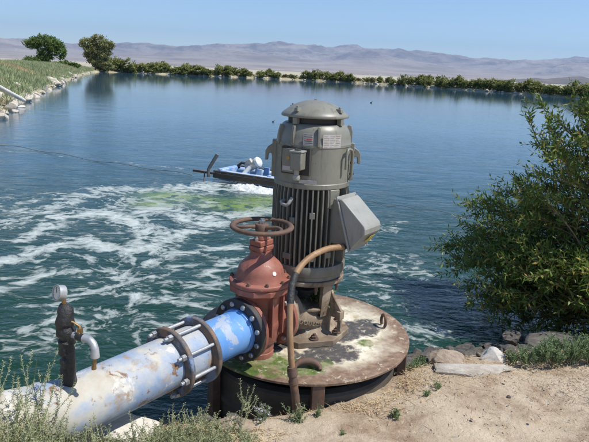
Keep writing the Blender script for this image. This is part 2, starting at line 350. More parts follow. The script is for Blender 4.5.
def npmesh(name, V, Fq, mat, parent=None, smooth=0, loc=None, k=4):
    """fast mesh from numpy: V (n,3), Fq (m,k)"""
    me = bpy.data.meshes.new(name); V = np.asarray(V, np.float32); Fq = np.asarray(Fq, np.int32)
    me.vertices.add(len(V)); me.vertices.foreach_set('co', V.ravel())
    me.loops.add(Fq.size); me.loops.foreach_set('vertex_index', Fq.ravel())
    me.polygons.add(len(Fq)); me.polygons.foreach_set('loop_start', np.arange(len(Fq), dtype=np.int32)*k)
    me.polygons.foreach_set('loop_total', np.full(len(Fq), k, np.int32)); me.update(calc_edges=True); me.validate()
    return link(name, me, mat, parent, smooth, 0, loc)
def tag(o, label=None, cat=None, group=None, kind=None):
    if label: o['label'] = label
    if cat: o['category'] = cat
    if group: o['group'] = group
    if kind: o['kind'] = kind
    return o
def empty(name, loc=(0, 0, 0), rz=0, label=None, cat=None, group=None):
    o = bpy.data.objects.new(name, None); COL.objects.link(o); o.location = loc; o.rotation_euler = (0, 0, rz)
    o.empty_display_size = .2
    return tag(o, label, cat, group)
KIDS = {}
def copy_tree(o, parent=None):
    c = o.copy(); COL.objects.link(c); c.parent = parent
    for ch in list(o.children): copy_tree(ch, c)
    return c
def unit(a): return a/np.maximum(np.linalg.norm(a, axis=1, keepdims=True), 1e-9)
def leaves(P, D, Nn, L, W):
    """diamond shaped leaves: base point P, direction D, face normal Nn, length L, width W -> V,F"""
    P = np.asarray(P); D = unit(np.asarray(D)); S = unit(np.cross(D, Nn)); n = len(P)
    L = np.broadcast_to(L, (n,))[:, None]; W = np.broadcast_to(W, (n,))[:, None]
    V = np.stack([P, P+D*L*.45+S*W*.5, P+D*L, P+D*L*.45-S*W*.5], 1).reshape(-1, 3)
    return V, np.arange(4*n).reshape(n, 4)
def rvec(n): return unit(rng.normal(size=(n, 3)))

# ------------------------------------------------------------------ world, sun, camera
SUN_EL, SUN_AZ = rad(57), rad(-14)      # azimuth measured from +X towards +Y
sdir = Vector((math.cos(SUN_EL)*math.cos(SUN_AZ), math.cos(SUN_EL)*math.sin(SUN_AZ), math.sin(SUN_EL)))
w = bpy.data.worlds.new('World'); SC.world = w; w.use_nodes = True
nt = w.node_tree; nt.nodes.clear()
sky = nt.nodes.new('ShaderNodeTexSky'); sky.sky_type = 'NISHITA'; sky.sun_disc = False
sky.sun_elevation = SUN_EL; sky.sun_rotation = PI/2-SUN_AZ
sky.air_density = 1.0; sky.dust_density = .25; sky.ozone_density = 4.2; sky.altitude = 1200
bg = nt.nodes.new('ShaderNodeBackground'); bg.inputs[1].default_value = .12
wo = nt.nodes.new('ShaderNodeOutputWorld'); nt.links.new(sky.outputs[0], bg.inputs[0]); nt.links.new(bg.outputs[0], wo.inputs[0])
sl = bpy.data.lights.new('sun', 'SUN'); sl.energy = 4.4; sl.angle = rad(.53); sl.color = (1, .955, .88)
so = bpy.data.objects.new('sun', sl); COL.objects.link(so); so.rotation_euler = sdir.to_track_quat('Z', 'Y').to_euler(); so.location = (30, 15, 50)
cam = bpy.data.cameras.new('camera'); co = bpy.data.objects.new('camera', cam); COL.objects.link(co); SC.camera = co
cam.sensor_width = 36; cam.lens = 36*F_PX/589; cam.clip_end = 80000; cam.clip_start = .05
co.matrix_world = Matrix.Translation((0, 0, CAMZ)) @ Euler((PI/2-PITCH, 0, 0)).to_matrix().to_4x4() @ Matrix.Rotation(ROLL, 4, 'Z')
SC.view_settings.view_transform = 'Standard'; SC.view_settings.look = 'None'; SC.view_settings.gamma = 1; SC.view_settings.exposure = .36
SC.render.engine = 'CYCLES'
SC.cycles.max_bounces = 8; SC.cycles.use_denoising = True

# ------------------------------------------------------------------ terrain
def fbm(x, y, sc, oct=4, seed=0):
    return np.array([mn.fractal(Vector((a*sc+seed, b_*sc+seed*1.7, seed*.37)), .9, 2.0, oct) for a, b_ in zip(np.ravel(x), np.ravel(y))]).reshape(np.shape(x))
SX = [-60, -8, -4, -1.3, 0, .3, .8, 1.3, 3.1, 6, 12, 60]
SE = [2.4, 2.5, 2.6, 2.72, 2.9, 3.08, 3.5, 3.75, 4.1, 4.2, 4.4, 5]
SS = [2.9, 3.0, 3.1, 3.25, 3.45, 3.7, 4.5, 5.0, 5.45, 5.6, 6, 8]
def ground_z(x, y):
    e = np.interp(x, SX, SE); s_ = np.interp(x, SX, SS)
    t = np.clip((y-e)/np.maximum(s_-e, .1), -50, 6)
    z = np.where(t < 0, -.19+np.clip(-t*(s_-e), 0, 3)*.055, np.where(t < 1, -.19-.62*(t*.75+.25*t*t*(3-2*t)), -.81-(t-1)*.35))
    return np.maximum(z, -2.3)
def grid_mesh(name, X, Y, Z, mat, smooth=180, kind='structure'):
    n, k = X.shape
    V = np.stack([X, Y, Z], -1).reshape(-1, 3)
    idx = np.arange(n*k).reshape(n, k)
    Fq = np.stack([idx[:-1, :-1], idx[:-1, 1:], idx[1:, 1:], idx[1:, :-1]], -1).reshape(-1, 4)
    o = npmesh(name, V, Fq, mat, smooth=smooth); tag(o, kind=kind); return o
u = np.linspace(-1, 1, 460); xx = .4+3.2*u+45*u**7
q = np.linspace(0, 1, 210); yy = (7.2-(5.4*q+60*q**9))[::-1]
X, Y = np.meshgrid(xx, yy); Z = ground_z(X, Y)
near = (np.hypot(X-.3, Y-3.5) < 9)
Z = Z+.04*fbm(X, Y, .9, 5, 3)+.018*fbm(X*.6, Y*1.4, 4, 5, 9)
grid_mesh('ground', X, Y, Z, 'desert_soil')
def gz(x, y): return float(ground_z(np.array([x]), np.array([y]))[0])

# lake outline (waterline of the banks)
OUT = [(-4.6, -6), (-5.2, 0), (-6.6, 5), (-8.6, 11), (-13.3, 25.4), (-16.2, 34), (-21.6, 50), (-27.5, 68), (-38, 100), (-53, 150), (-55, 163), (-46, 170), (-30, 178),
       (-12, 186), (2, 187), (18, 180), (32, 166), (44, 144), (56, 118), (66, 100), (74, 84), (76, 62), (66, 36), (48, 18), (26, 8), (14, 2)]
OUT = [Vector((a, b_)) for a, b_ in OUT]
def resample(P, step):
    L = [0]
    for a, b_ in zip(P, P[1:]): L.append(L[-1]+(b_-a).length)
    out = []; s_ = 0; i = 0
    while s_ < L[-1]:
        while L[i+1] < s_: i += 1
        out.append(P[i].lerp(P[i+1], (s_-L[i])/(L[i+1]-L[i]))); d = out[-1].length; s_ += step*max(.35, min(d/40, 1.3))
    out.append(P[-1]); return out
RP = resample(OUT, 1.0)
A = np.array([[p.x, p.y] for p in RP])
for _ in range(6): A[1:-1] = (A[:-2]+2*A[1:-1]+A[2:])/4
T = np.gradient(A, axis=0); T /= np.linalg.norm(T, axis=1, keepdims=True)
NO = np.stack([-T[:, 1], T[:, 0]], 1)            # outward from the lake (left of travel)
for _ in range(30): NO[1:-1] = (NO[:-2]+2*NO[1:-1]+NO[2:])/4
NO /= np.linalg.norm(NO, axis=1, keepdims=True)
arc = np.concatenate([[0], np.cumsum(np.linalg.norm(np.diff(A, axis=0), axis=1))])
crest = np.interp(A[:, 1]+0*arc, [0, 140, 165], [1.12, 1.05, .75])
far_mask = np.arange(len(A)) > np.argmax(A[:, 1] > 155)
crest[far_mask] = .15
for _ in range(20): crest[1:-1] = (crest[:-2]+2*crest[1:-1]+crest[2:])/4
OFFS = [-4, -2, -1, -.4, 0, .4, .9, 1.6, 2.4, 3.2, 4, 5, 6.5, 8.5, 11, 14, 18, 24]
def bank_z(off, cr):
    return np.interp(off, [-4, -1, 0, .6, 2.6, 5, 11, 18, 24], [-2.4, -1.2, -.82, -.45, -.45+(cr+.45)*.5, cr, cr, -.6, -.7])
XX = A[:, 0:1]+NO[:, 0:1]*np.array(OFFS)[None]; YY = A[:, 1:2]+NO[:, 1:2]*np.array(OFFS)[None]
ZZ = np.array([[bank_z(o, c_) for o in OFFS] for c_ in crest])
ZZ += .12*fbm(XX, YY, .35, 4, 5)*np.clip(np.array(OFFS)[None]/2, 0, 1)
grid_mesh('lake_embankment', XX, YY, ZZ, 'embankment_soil')
def bank_pt(i, off):
    p = A[i]+NO[i]*off
    return p[0], p[1], float(bank_z(off, crest[i]))

# plain out to the horizon (sunk below the lake where the lake is)
def inside(px, py, poly):
    c_ = np.zeros(px.shape, bool); j = len(poly)-1
    for i in range(len(poly)):
        xi, yi = poly[i]; xj, yj = poly[j]
        hit = ((yi > py) != (yj > py)) & (px < (xj-xi)*(py-yi)/((yj-yi) or 1e-9)+xi); c_ ^= hit; j = i
    return c_
poly = [tuple(A[i]+NO[i]*9) for i in range(0, len(A), 3)]
az = np.linspace(0, 2*PI, 901); rr = np.concatenate([np.linspace(20, 260, 90), np.geomspace(270, 26000, 50)])
RR, AZ = np.meshgrid(rr, az, indexing='ij'); PX_, PY_ = RR*np.cos(AZ), RR*np.sin(AZ)
ins = inside(PX_, PY_, poly)
Zp = np.where(ins, -3.0, -.62)
grid_mesh('desert_plain', PX_, PY_, Zp, 'plain_soil')
MB().add([(-140, -30, -3.2), (140, -30, -3.2), (140, 230, -3.2), (-140, 230, -3.2)], [(0, 1, 2, 3)]).build('lake_bed', 'lake_bed_mud')['kind'] = 'structure'

# mountains: skyline measured as azimuth / elevation, real distance 13-17 km
SKY = [(0, 37), (27, 39), (50, 42), (78, 44), (100, 45), (112, 44.5), (132, 41), (153, 44.5), (175, 46), (197, 45.4), (212, 44.5), (228, 43), (247, 44.3), (262, 43), (279, 41.3), (290, 43), (300, 44.3), (327, 47),
       (340, 45.5), (350, 44.3), (362, 46), (370, 47.5), (400, 50), (426, 51), (451, 54.4), (470, 57.5), (483, 58.3), (500, 59), (514, 60), (522, 58.7), (530, 61), (536, 62.6), (555, 59), (570, 56), (579, 55.3), (589, 58)]
sa = []; se = []
for x_, y_ in SKY:
    d = ray(x_, y_); sa.append(math.atan2(d.x, d.y)); se.append(d.z/math.hypot(d.x, d.y))
azm = np.linspace(rad(-62), rad(62), 1100)
tgt = np.interp(azm, sa, se)
for side in (-1, 1):
    mk = (azm < sa[0]) if side < 0 else (azm > sa[-1])
    e0 = se[0] if side < 0 else se[-1]
    tgt[mk] = e0+.008*np.array([mn.fractal(Vector((a*9, side*3.3, 0)), .9, 2, 5) for a in azm[mk]])*np.clip(np.abs(azm[mk]-(sa[0] if side < 0 else sa[-1]))*12, 0, 1)
rm = np.linspace(6000, 20000, 130)
RM, AM = np.meshgrid(rm, azm, indexing='ij'); MX, MY = RM*np.sin(AM), RM*np.cos(AM)
shape = np.interp(RM, [6000, 9500, 11500, 13500, 15500, 17500, 20000], [0, .13, .27, .6, .95, .8, .5])
rid = np.array([mn.ridged_multi_fractal(Vector((a/2600, b_/2600, 1.3)), .9, 2.1, 6, 1.0, 2.0) for a, b_ in zip(MX.ravel(), MY.ravel())]).reshape(MX.shape)
rid = (rid-rid.mean())/rid.std()
MZ = 500*np.clip(shape*(1+.0*rid)+np.clip((RM-9000)/4500, 0, 1)*.1*rid*np.clip(shape*1.6, 0, 1), 0, None)
act = (MZ/RM).max(0); kf = tgt/np.maximum(act, 1e-4)
kw = np.exp(-np.linspace(-2.2, 2.2, 61)**2); kw /= kw.sum(); kf = np.convolve(np.pad(kf, 30, mode='edge'), kw, 'valid')
MZ = MZ*kf[None]+(CAMZ if True else 0)
edge = np.clip((RM-6000)/800, 0, 1); MZ = MZ*edge-1.2*(1-edge)-.3
grid_mesh('mountains', MX, MY, MZ, 'mountain_rock', 180)
# dark low hill on the right, in front of the mountains
hx, hy = np.meshgrid(np.linspace(-1, 1, 160), np.linspace(-1, 1, 70)); c0 = ray(592, 70); ca = math.atan2(c0.x, c0.y)
R0 = 4200.0; HX = R0*math.sin(ca)+hx*900*math.cos(ca)+hy*500*math.sin(ca)+250; HY = R0*math.cos(ca)-hx*900*math.sin(ca)+hy*500*math.cos(ca)
hh = np.clip(1-np.abs(hx)**1.6, 0, 1)*np.clip(1-hy**2, 0, 1)
HZ = hh*(58+22*fbm(HX, HY, 1/260., 6, 2))-2.5
grid_mesh('low_hill', HX, HY, HZ, 'dark_hill_rock', 180)

# ------------------------------------------------------------------ water
azw = np.linspace(rad(-68), rad(68), 620); rw = np.geomspace(1.9, 215, 560)
RW, AW = np.meshgrid(rw, azw, indexing='ij'); WX, WY = RW*np.sin(AW), RW*np.cos(AW)
WZg = np.full(WX.shape, WZ)
wv = .012*fbm(WX, WY*1.5, 1.6, 3, 4)+.02*fbm(WX, WY*1.6, .55, 2, 8)
WZg = WZg+wv*np.clip(1-RW/45, 0, 1)
wo_ = grid_mesh('lake_water', WX, WY, WZg, 'lake_water', 180)
def seg_d(px, py, a, b_):
    ax, ay = a; bx, by = b_; dx, dy = bx-ax, by-ay; t = np.clip(((px-ax)*dx+(py-ay)*dy)/(dx*dx+dy*dy+1e-9), 0, 1)
    return np.hypot(px-ax-t*dx, py-ay-t*dy)
foam = np.zeros(WX.shape); algae = np.zeros(WX.shape)
def wpt(x, y): p = at(x, y, WZ); return (p.x, p.y)
def streak(pts, wdt, amp, tgt_=None):
    P = [wpt(*p) for p in pts]; d = np.min([seg_d(WX, WY, a, b_) for a, b_ in zip(P, P[1:])], 0)
    g_ = amp*np.exp(-(d/wdt)**2); return g_
def addf(pts, wdt, amp):
    global foam; foam = np.maximum(foam, streak(pts, wdt, amp))
# broad turbulent area and individual streaks of foam drifting from the aerator
for pts, wd, am in [
    ([(60, 215), (150, 205), (230, 215)], 2.6, .27), ([(20, 260), (120, 250), (240, 250)], 1.7, .3), ([(100, 300), (200, 290)], 1.2, .31), ([(0, 330), (60, 320), (180, 310)], .8, .3),
    ([(150, 212), (175, 190), (215, 186), (262, 190)], .5, .85), ([(160, 205), (190, 218), (240, 214), (275, 208)], .4, .75), ([(205, 192), (212, 205)], .3, .7),
    ([(140, 250), (170, 236), (215, 224)], .35, .72), ([(0, 262), (40, 250), (85, 240), (110, 250)], .28, .74), ([(62, 217), (100, 212), (150, 228), (140, 238)], .34, .78),
    ([(5, 222), (30, 212), (60, 205), (105, 188)], .4, .6), ([(110, 215), (130, 200)], .3, .6), ([(70, 196), (110, 190), (170, 190)], .5, .55), ([(20, 240), (50, 228), (45, 215)], .25, .6),
    ([(0, 290), (45, 275), (100, 268), (130, 280)], .16, .6), ([(150, 262), (190, 252), (235, 246)], .2, .66), ([(60, 300), (110, 288), (150, 300)], .14, .56), ([(225, 262), (200, 275)], .14, .55),
    ([(20, 330), (60, 320), (90, 335)], .10, .5), ([(130, 320), (180, 310)], .12, .46),
    ([(355, 245), (385, 232), (400, 222)], .2, .36), ([(345, 215), (365, 222)], .2, .3), ([(350, 255), (440, 285)], .9, .26), ([(380, 290), (470, 320)], .8, .27), ([(430, 330), (480, 300)], .6, .26),
    ([(0, 151), (100, 160), (205, 171)], .12, .3), ([(360, 275), (400, 262)], .2, .34), ([(385, 300), (420, 280)], .2, .34)]:
    addf(pts, wd, am)
edge_f = np.clip((seg_d(WX, WY, (-.9, 12.4), (-.9, 12.4))-0)/1, 0, 1)
for c_, rx in [((170, 196), .62), ((240, 205), .8), ((262, 200), .5), ((155, 204), .4), ((205, 199), .25)]:
    p = wpt(*c_); algae = np.maximum(algae, np.exp(-(((WX-p[0])/rx)**2+((WY-p[1])/(rx*.75))**2)))
foam = foam*(1-.42*algae)
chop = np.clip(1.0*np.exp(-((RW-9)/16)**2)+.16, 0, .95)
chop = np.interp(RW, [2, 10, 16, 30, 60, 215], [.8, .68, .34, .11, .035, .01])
me = wo_.data
for nm, arr in (('foam', foam*.64), ('algae', algae), ('chop', chop)):
    a_ = me.attributes.new(nm, 'FLOAT', 'POINT'); a_.data.foreach_set('value', arr.astype(np.float32).ravel())

# ------------------------------------------------------------------ haze (air)
hz = MB().box((0, 0, 598), (42000, 42000, 1204)).build('haze', None, smooth=0); tag(hz, 'thin pale blue air haze between the lake and the mountains', 'haze', kind='stuff')
hm = bpy.data.materials.new('haze_air'); hm.use_nodes = True; nt = hm.node_tree; nt.nodes.clear()
ho = nt.nodes.new('ShaderNodeOutputMaterial'); pv = nt.nodes.new('ShaderNodeVolumePrincipled'); pv.inputs['Color'].default_value = (.42, .64, 1.0, 1)
pv.inputs['Density'].default_value = 4.6e-5; pv.inputs['Anisotropy'].default_value = .2; nt.links.new(pv.outputs[0], ho.inputs['Volume']); hz.data.materials.append(hm)

# ------------------------------------------------------------------ pump group. local +x = along the pipe, away from camera
C = Vector((.10, 3.72, 0)); TH = math.atan2(.795, .607)
def W2(ang_deg): return rad(ang_deg)-TH           # world angle -> local angle
# caisson (concrete ring) and steel cover
cs = empty('caisson', (C.x, C.y, -.8), 0, 'round shaded concrete well ring standing in the water under the steel cover', 'well ring')
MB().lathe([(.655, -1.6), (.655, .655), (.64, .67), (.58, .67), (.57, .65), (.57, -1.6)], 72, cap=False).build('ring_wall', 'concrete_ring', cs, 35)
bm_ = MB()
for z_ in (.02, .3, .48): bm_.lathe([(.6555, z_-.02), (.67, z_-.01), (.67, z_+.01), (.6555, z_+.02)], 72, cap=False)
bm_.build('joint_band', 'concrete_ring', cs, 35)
cv = empty('cover_plate', (C.x, C.y, 0), 0, 'large round rusty steel cover plate with green algae and pale crust, carrying the pump', 'cover plate')
MB().lathe([(.0, -.022), (.725, -.022), (.735, -.018), (.735, -.004), (.729, 0), (.0, 0)], 128, cap=False).build('disc', 'plate_steel', cv, 35)
MB().lathe([(.64, -.06), (.655, -.06), (.655, -.023), (.64, -.023)], 96, cap=False).build('stiffening_ring', 'rusty_iron', cv, 35)
for (px_, py_) in ((.085, -.695), (.675, -.19), (-.57, -.41), (-.5, .45), (.35, .58)):
    gl = gz(C.x+px_, C.y+py_); a_ = math.atan2(py_, px_)
    h_ = abs(gl)+.15
    MB().box((px_, py_, -.024-h_/2), (.075, .055, h_), (0, 0, a_+PI/2)).build('support_post', 'rusty_iron', cv, 35, .003)
# lifting lugs on the cover
for (lx, ly, s_) in ((.575, .1, 1), (.02, -.56, 2)):
    mb = MB()
    if s_ == 1:
        pts = [(-.3*math.cos(t_)*.035, math.cos(t_)*.035, .045+math.sin(t_)*.045) for t_ in np.linspace(-.9, PI+.9, 14)]
        mb.tube([Vector((lx, ly, 0))+Vector(p) for p in pts], .011, 8)
    else:
        mb.tube([(lx+.078*math.cos(t_), ly-.02+.04*math.sin(t_), .012+.028*math.sin(t_)) for t_ in np.linspace(-.1, PI+.1, 18)], [.012+.012*math.sin(max(0, min(PI, t_))) for t_ in np.linspace(-.1, PI+.1, 18)], 10)
    mb.build('lifting_lug', 'rusty_iron', cv, 40)

pump = empty('vertical_pump', (C.x, C.y, 0.001), TH, 'tall grey vertical pump motor on a rusty cast base, standing on the round cover', 'pump')
head = None
# discharge head ------------------------------------------------
oct_ = [(.315*math.cos(W2(a)), .315*math.sin(W2(a)), 0) for a in (-97, -52, -7, 38, 83, 128, 173, 218)]
hb = MB().prism(oct_, (0, 0, .042))
hb.lathe([(.24, .042), (.2, .06), (.172, .1), (.168, .17), (.178, .205), (.205, .215), (.205, .232), (.16, .236), (.05, .24), (.05, .25), (0, .25)], 56, cap=False)
BX = [-.335, -.311, -.309, -.22, -.14, -.07, .0, .06, .1]; BRY = [.158, .158, .13, .132, .155, .178, .185, .16, .1]
BRZ = [.158, .158, .13, .122, .11, .1, .1, .1, .08]; BCZ = [.22, .22, .215, .19, .155, .13, .122, .12, .12]
nb = 64; vs = []; fs = []
for x_, ry_, rz_, cz_ in zip(BX, BRY, BRZ, BCZ):
    vs += [(x_, ry_*math.cos(2*PI*k/nb), cz_+rz_*math.sin(2*PI*k/nb)) for k in range(nb)]
for q_ in range(len(BX)-1): fs += [(q_*nb+k, (q_+1)*nb+k, (q_+1)*nb+(k+1) % nb, q_*nb+(k+1) % nb) for k in range(nb)]
fs.append(tuple(range(nb))); hb.add(vs, fs)
head = hb.build('discharge_head', 'cast_head', pump, 40, .004)
fl = MB().lathe([(.188, -.34), (.19, -.337), (.19, -.312), (.186, -.309)], 56, (0, 0, .22), (1, 0, 0)); fl.lathe([(.13, -.31), (.135, -.2)], 48, (0, 0, .22), (1, 0, 0), cap=False)
fl.build('outlet_flange', 'cast_head', head, 40)
# yoke legs with windows between
for aw, wd in ((-50, 20), (58, 24), (148, 24), (-158, 24)):
    lg = MB(); a0 = W2(aw-wd/2); a1 = W2(aw+wd/2)
    lg.lathe([(.165, .17), (.2, .17), (.225, .41), (.19, .41), (.165, .17)], 10, (0, 0, 0), cap=False, a0=a0, a1=a1)
    for a_ in (a0, a1):
        cs_, sn = math.cos(a_), math.sin(a_)
        lg.add([(.172*cs_, .172*sn, .19), (.205*cs_, .205*sn, .19), (.225*cs_, .225*sn, .41), (.19*cs_, .19*sn, .41)], [(0, 1, 2, 3)])
    lg.build('yoke_leg', 'cast_head', head, 40)
# gussets radiating down to the base
for aw in (-36, 62, 150):
    a_ = W2(aw); dr = Vector((math.cos(a_), math.sin(a_), 0)); tn = Vector((-dr.y, dr.x, 0))*.011
    P_ = [dr*r_+Vector((0, 0, z_)) for r_, z_ in ((.17, .36), (.207, .375), (.232, .31), (.3, .225), (.303, .2), (.303, .075), (.277, .075), (.275, .165), (.215, .165), (.212, .045), (.17, .045))]
    g_ = MB().prism([p-tn for p in P_], tn*2)
    q0 = dr*.2+Vector((0, 0, .24)); q1 = dr*.302+Vector((0, 0, .205)); g_.tube([q0, q1], .012, 6)
    g_.box(dr*.29+Vector((0, 0, .19)), (.03, .055, .06), (0, 0, a_))
    g_.build('gusset', 'cast_head', head, 30, .003)
MB().lathe([(.19, .405), (.247, .405), (.252, .41), (.252, .432), (.248, .436), (.19, .436)], 64, cap=False).build('top_flange', 'cast_head', head, 40)
for aw in (-75, -30, 15, 60, 105, 150, 195, 240):
    a_ = W2(aw); MB().lathe([(.013, .375), (.013, .404)], 6, (.232*math.cos(a_), .232*math.sin(a_), 0)).cyl((.232*math.cos(a_), .232*math.sin(a_), .35), (.232*math.cos(a_), .232*math.sin(a_), .404), .008, n=8).build('flange_bolt', 'rusty_iron', head, 30)
MB().cyl((0, 0, .24), (0, 0, .43), .022).cyl((0, 0, .24), (0, 0, .3), .055).cyl((0, 0, .3), (0, 0, .315), .075).build('drive_shaft', 'motor_dark', head, 40)  # near-black colour paints in the shade inside the yoke window
V, Fq = leaves(rng.normal(size=(700, 3))*[.05, .05, .012]+[.06, -.06, .26], rvec(700), rvec(700), .02, .012); npmesh('moss', V, Fq, 'dark_tree_leaf', head)['kind'] = 'stuff'
for sg in (-1, 1): MB().cyl((.06, .05*sg, .25), (.06, .05*sg, .36), .008, n=8).build('gland_stud', 'steel_bolt', head, 40)
for a_, r_ in ((W2(-97+22), .255), (W2(-97-22), .255), (W2(-30), .255), (W2(16), .25), (W2(150), .255)):
    x_, y_ = r_*math.cos(a_), r_*math.sin(a_)
    MB().cyl((x_, y_, .042), (x_, y_, .052), .03, n=20).lathe([(.021, .052), (.021, .07)], 6, (x_, y_, 0)).cyl((x_, y_, .07), (x_, y_, .085), .011, n=10).build('anchor_bolt', 'rusty_iron', head, 30)
# lettering on the barrel, curved round it
tc = bpy.data.curves.new('lettering', 'FONT'); tc.body = 'GOULDS'; tc.size = .045; tc.extrude = .0035; tc.bevel_depth = .0012; tc.align_x = 'CENTER'; tc.space_character = 1.08
to = bpy.data.objects.new('lettering_tmp', tc); COL.objects.link(to)
dg = bpy.context.evaluated_depsgraph_get(); tm = bpy.data.meshes.new_from_object(to.evaluated_get(dg)); bpy.data.objects.remove(to)
Rb = .158
for v_ in tm.vertices:
    x_, y_, z_ = v_.co
    xs = x_-.142; t_ = (y_-.02)/.15-.12
    ry_, rz_, cz_ = np.interp(xs, BX, BRY), np.interp(xs, BX, BRZ), np.interp(xs, BX, BCZ)
    v_.co = (xs, -(ry_+.001+z_)*math.cos(t_), cz_+(rz_+.03)*math.sin(t_))
tm.update(); link('lettering', tm, 'cast_head', head, 30)

# motor ------------------------------------------------
Z0 = .437
motor = MB().lathe([(.19, Z0), (.236, Z0), (.24, Z0+.004), (.24, Z0+.028), (.252, Z0+.036), (.256, Z0+.05), (.256, Z0+.085), (.25, Z0+.1), (.2, Z0+.105)], 72, cap=False)
motor.build('base_ring', 'motor_fin_paint', pump, 35)
motor = MB().lathe([(.2, 1.04), (.243, 1.045), (.247, 1.05), (.247, 1.075), (.243, 1.08), (.243, 1.082), (.24, 1.30), (.243, 1.304), (.243, 1.318), (.24, 1.322), (.236, 1.36), (.224, 1.40), (.205, 1.43), (.19, 1.44), (.1, 1.442), (0, 1.442)], 80, cap=False)
motor = motor.build('motor_housing', 'motor_paint', pump, 35)
MB().lathe([(.205, Z0+.1), (.205, 1.045)], 64, cap=False).build('stator_core', 'motor_dark', pump, 35)
fn_ = MB(); NF = 46
for i in range(NF):
    a_ = 2*PI*i/NF; aw = math.degrees(a_+TH) % 360
    if 318 < aw < 334: continue
    tall = .25+.004*math.sin(i*2.3)
    cs_, sn = math.cos(a_), math.sin(a_); M_ = Matrix.Rotation(a_, 4, 'Z')
    t_ = .0045
    P_ = [(.2, -t_, Z0+.098), (tall-.006, -t_, Z0+.098), (tall, -t_, Z0+.13), (tall-.002, -t_, 1.0), (.243, -t_, 1.048), (.2, -t_, 1.048)]
    fn_.prism(P_, (0, 2*t_, 0), M_)
fins = fn_.build('cooling_fins', 'motor_fin_paint', pump, 30)
for aw, z_, wd in ((-118, .84, .035), (-88, .88, .035), (-88, .6, .05), (-125, .6, .06), (-60, .62, .04), (180, .75, .05), (60, .8, .05)):
    a_ = W2(aw); MB().box((.236*math.cos(a_), .236*math.sin(a_), z_), (.032, wd, .04), (0, 0, a_)).build('fin_boss', 'motor_fin_paint', pump, 30, .003)
a_ = W2(-54); MB().box((.225*math.cos(a_), .225*math.sin(a_), .985), (.05, .075, .12), (0, 0, a_)).build('vent_hood', 'motor_paint', pump, 30, .006)
# cap (rain hood)
capm = MB().lathe([(.2, 1.442), (.2, 1.475)], 8, cap=False)
capm = MB().lathe([(.0, 1.475), (.2, 1.475), (.214, 1.478), (.217, 1.486), (.212, 1.497), (.19, 1.515), (.155, 1.540), (.11, 1.562), (.06, 1.576), (0, 1.58)], 80, cap=False).build('rain_cap', 'motor_paint', pump, 50)
MB().cyl((0, 0, 1.578), (0, 0, 1.588), .01, n=6).build('cap_bolt', 'steel_bolt', capm, 30)
for aw in (-127, -38, 52, 140):
    a_ = W2(aw); c_, s_ = math.cos(a_), math.sin(a_)
    MB().box((.185*c_, .185*s_, 1.525), (.045, .03, .022), (0, 0, a_), .8).cyl((.188*c_, .188*s_, 1.53), (.188*c_, .188*s_, 1.548), .009, n=8).build('cap_lug', 'motor_paint', capm, 30, .002)
    MB().box((.198*c_, .198*s_, 1.457), (.03, .03, .038), (0, 0, a_)).build('cap_spacer', 'motor_paint', capm, 30)
MB().lathe([(.17, 1.442), (.17, 1.476)], 48, cap=False).build('cap_neck', 'motor_dark', capm, 30)
# shoulder ribs
for aw in (-84, -155, 6, 96, 186+50):
    a_ = W2(aw); M_ = Matrix.Rotation(a_, 4, 'Z')
    P_ = [(.235, -.009, 1.30), (.25, -.009, 1.31), (.25, -.009, 1.385), (.238, -.009, 1.43), (.222, -.009, 1.43), (.2, -.009, 1.40)]
    MB().prism(P_, (0, .018, 0), M_).build('shoulder_rib', 'motor_paint', motor, 30, .003)
# lifting hooks
for aw in (178, 2):
    a_ = W2(aw); M_ = Matrix.Rotation(a_, 4, 'Z')
    P_ = [(.235, -.018, 1.20), (.235, -.018, 1.30), (.262, -.018, 1.295), (.295, -.018, 1.272), (.31, -.018, 1.245), (.31, -.018, 1.185), (.292, -.018, 1.185), (.289, -.018, 1.225), (.272, -.018, 1.232), (.262, -.018, 1.2)]
    MB().prism(P_, (0, .036, 0), M_).build('lifting_hook', 'motor_paint', motor, 30, .004)
    MB().box((.25*math.cos(a_), .25*math.sin(a_), 1.2), (.03, .07, .24), (0, 0, a_)).build('hook_bracket', 'motor_paint', motor, 30, .004)
# bent vent pipe on the right side of the housing
a_ = W2(-28); M_ = Matrix.Rotation(a_, 4, 'Z')
pts = [(.262, -.055, 1.17), (.262, -.055, 1.27), (.262, -.045, 1.292), (.262, -.02, 1.295), (.262, .02, 1.285), (.262, .04, 1.26), (.262, .04, 1.12), (.25, .04, 1.09)]
MB().tube([M_ @ Vector(p) for p in pts], .0095, 8).build('drain_pipe', 'motor_paint', motor, 50)
for k_ in range(3):
    MB().box(M_ @ Vector((.258, .05, 1.13+.07*k_)), (.022, .022, .012), (0, 0, a_)).build('pipe_clip', 'motor_dark', motor, 30)
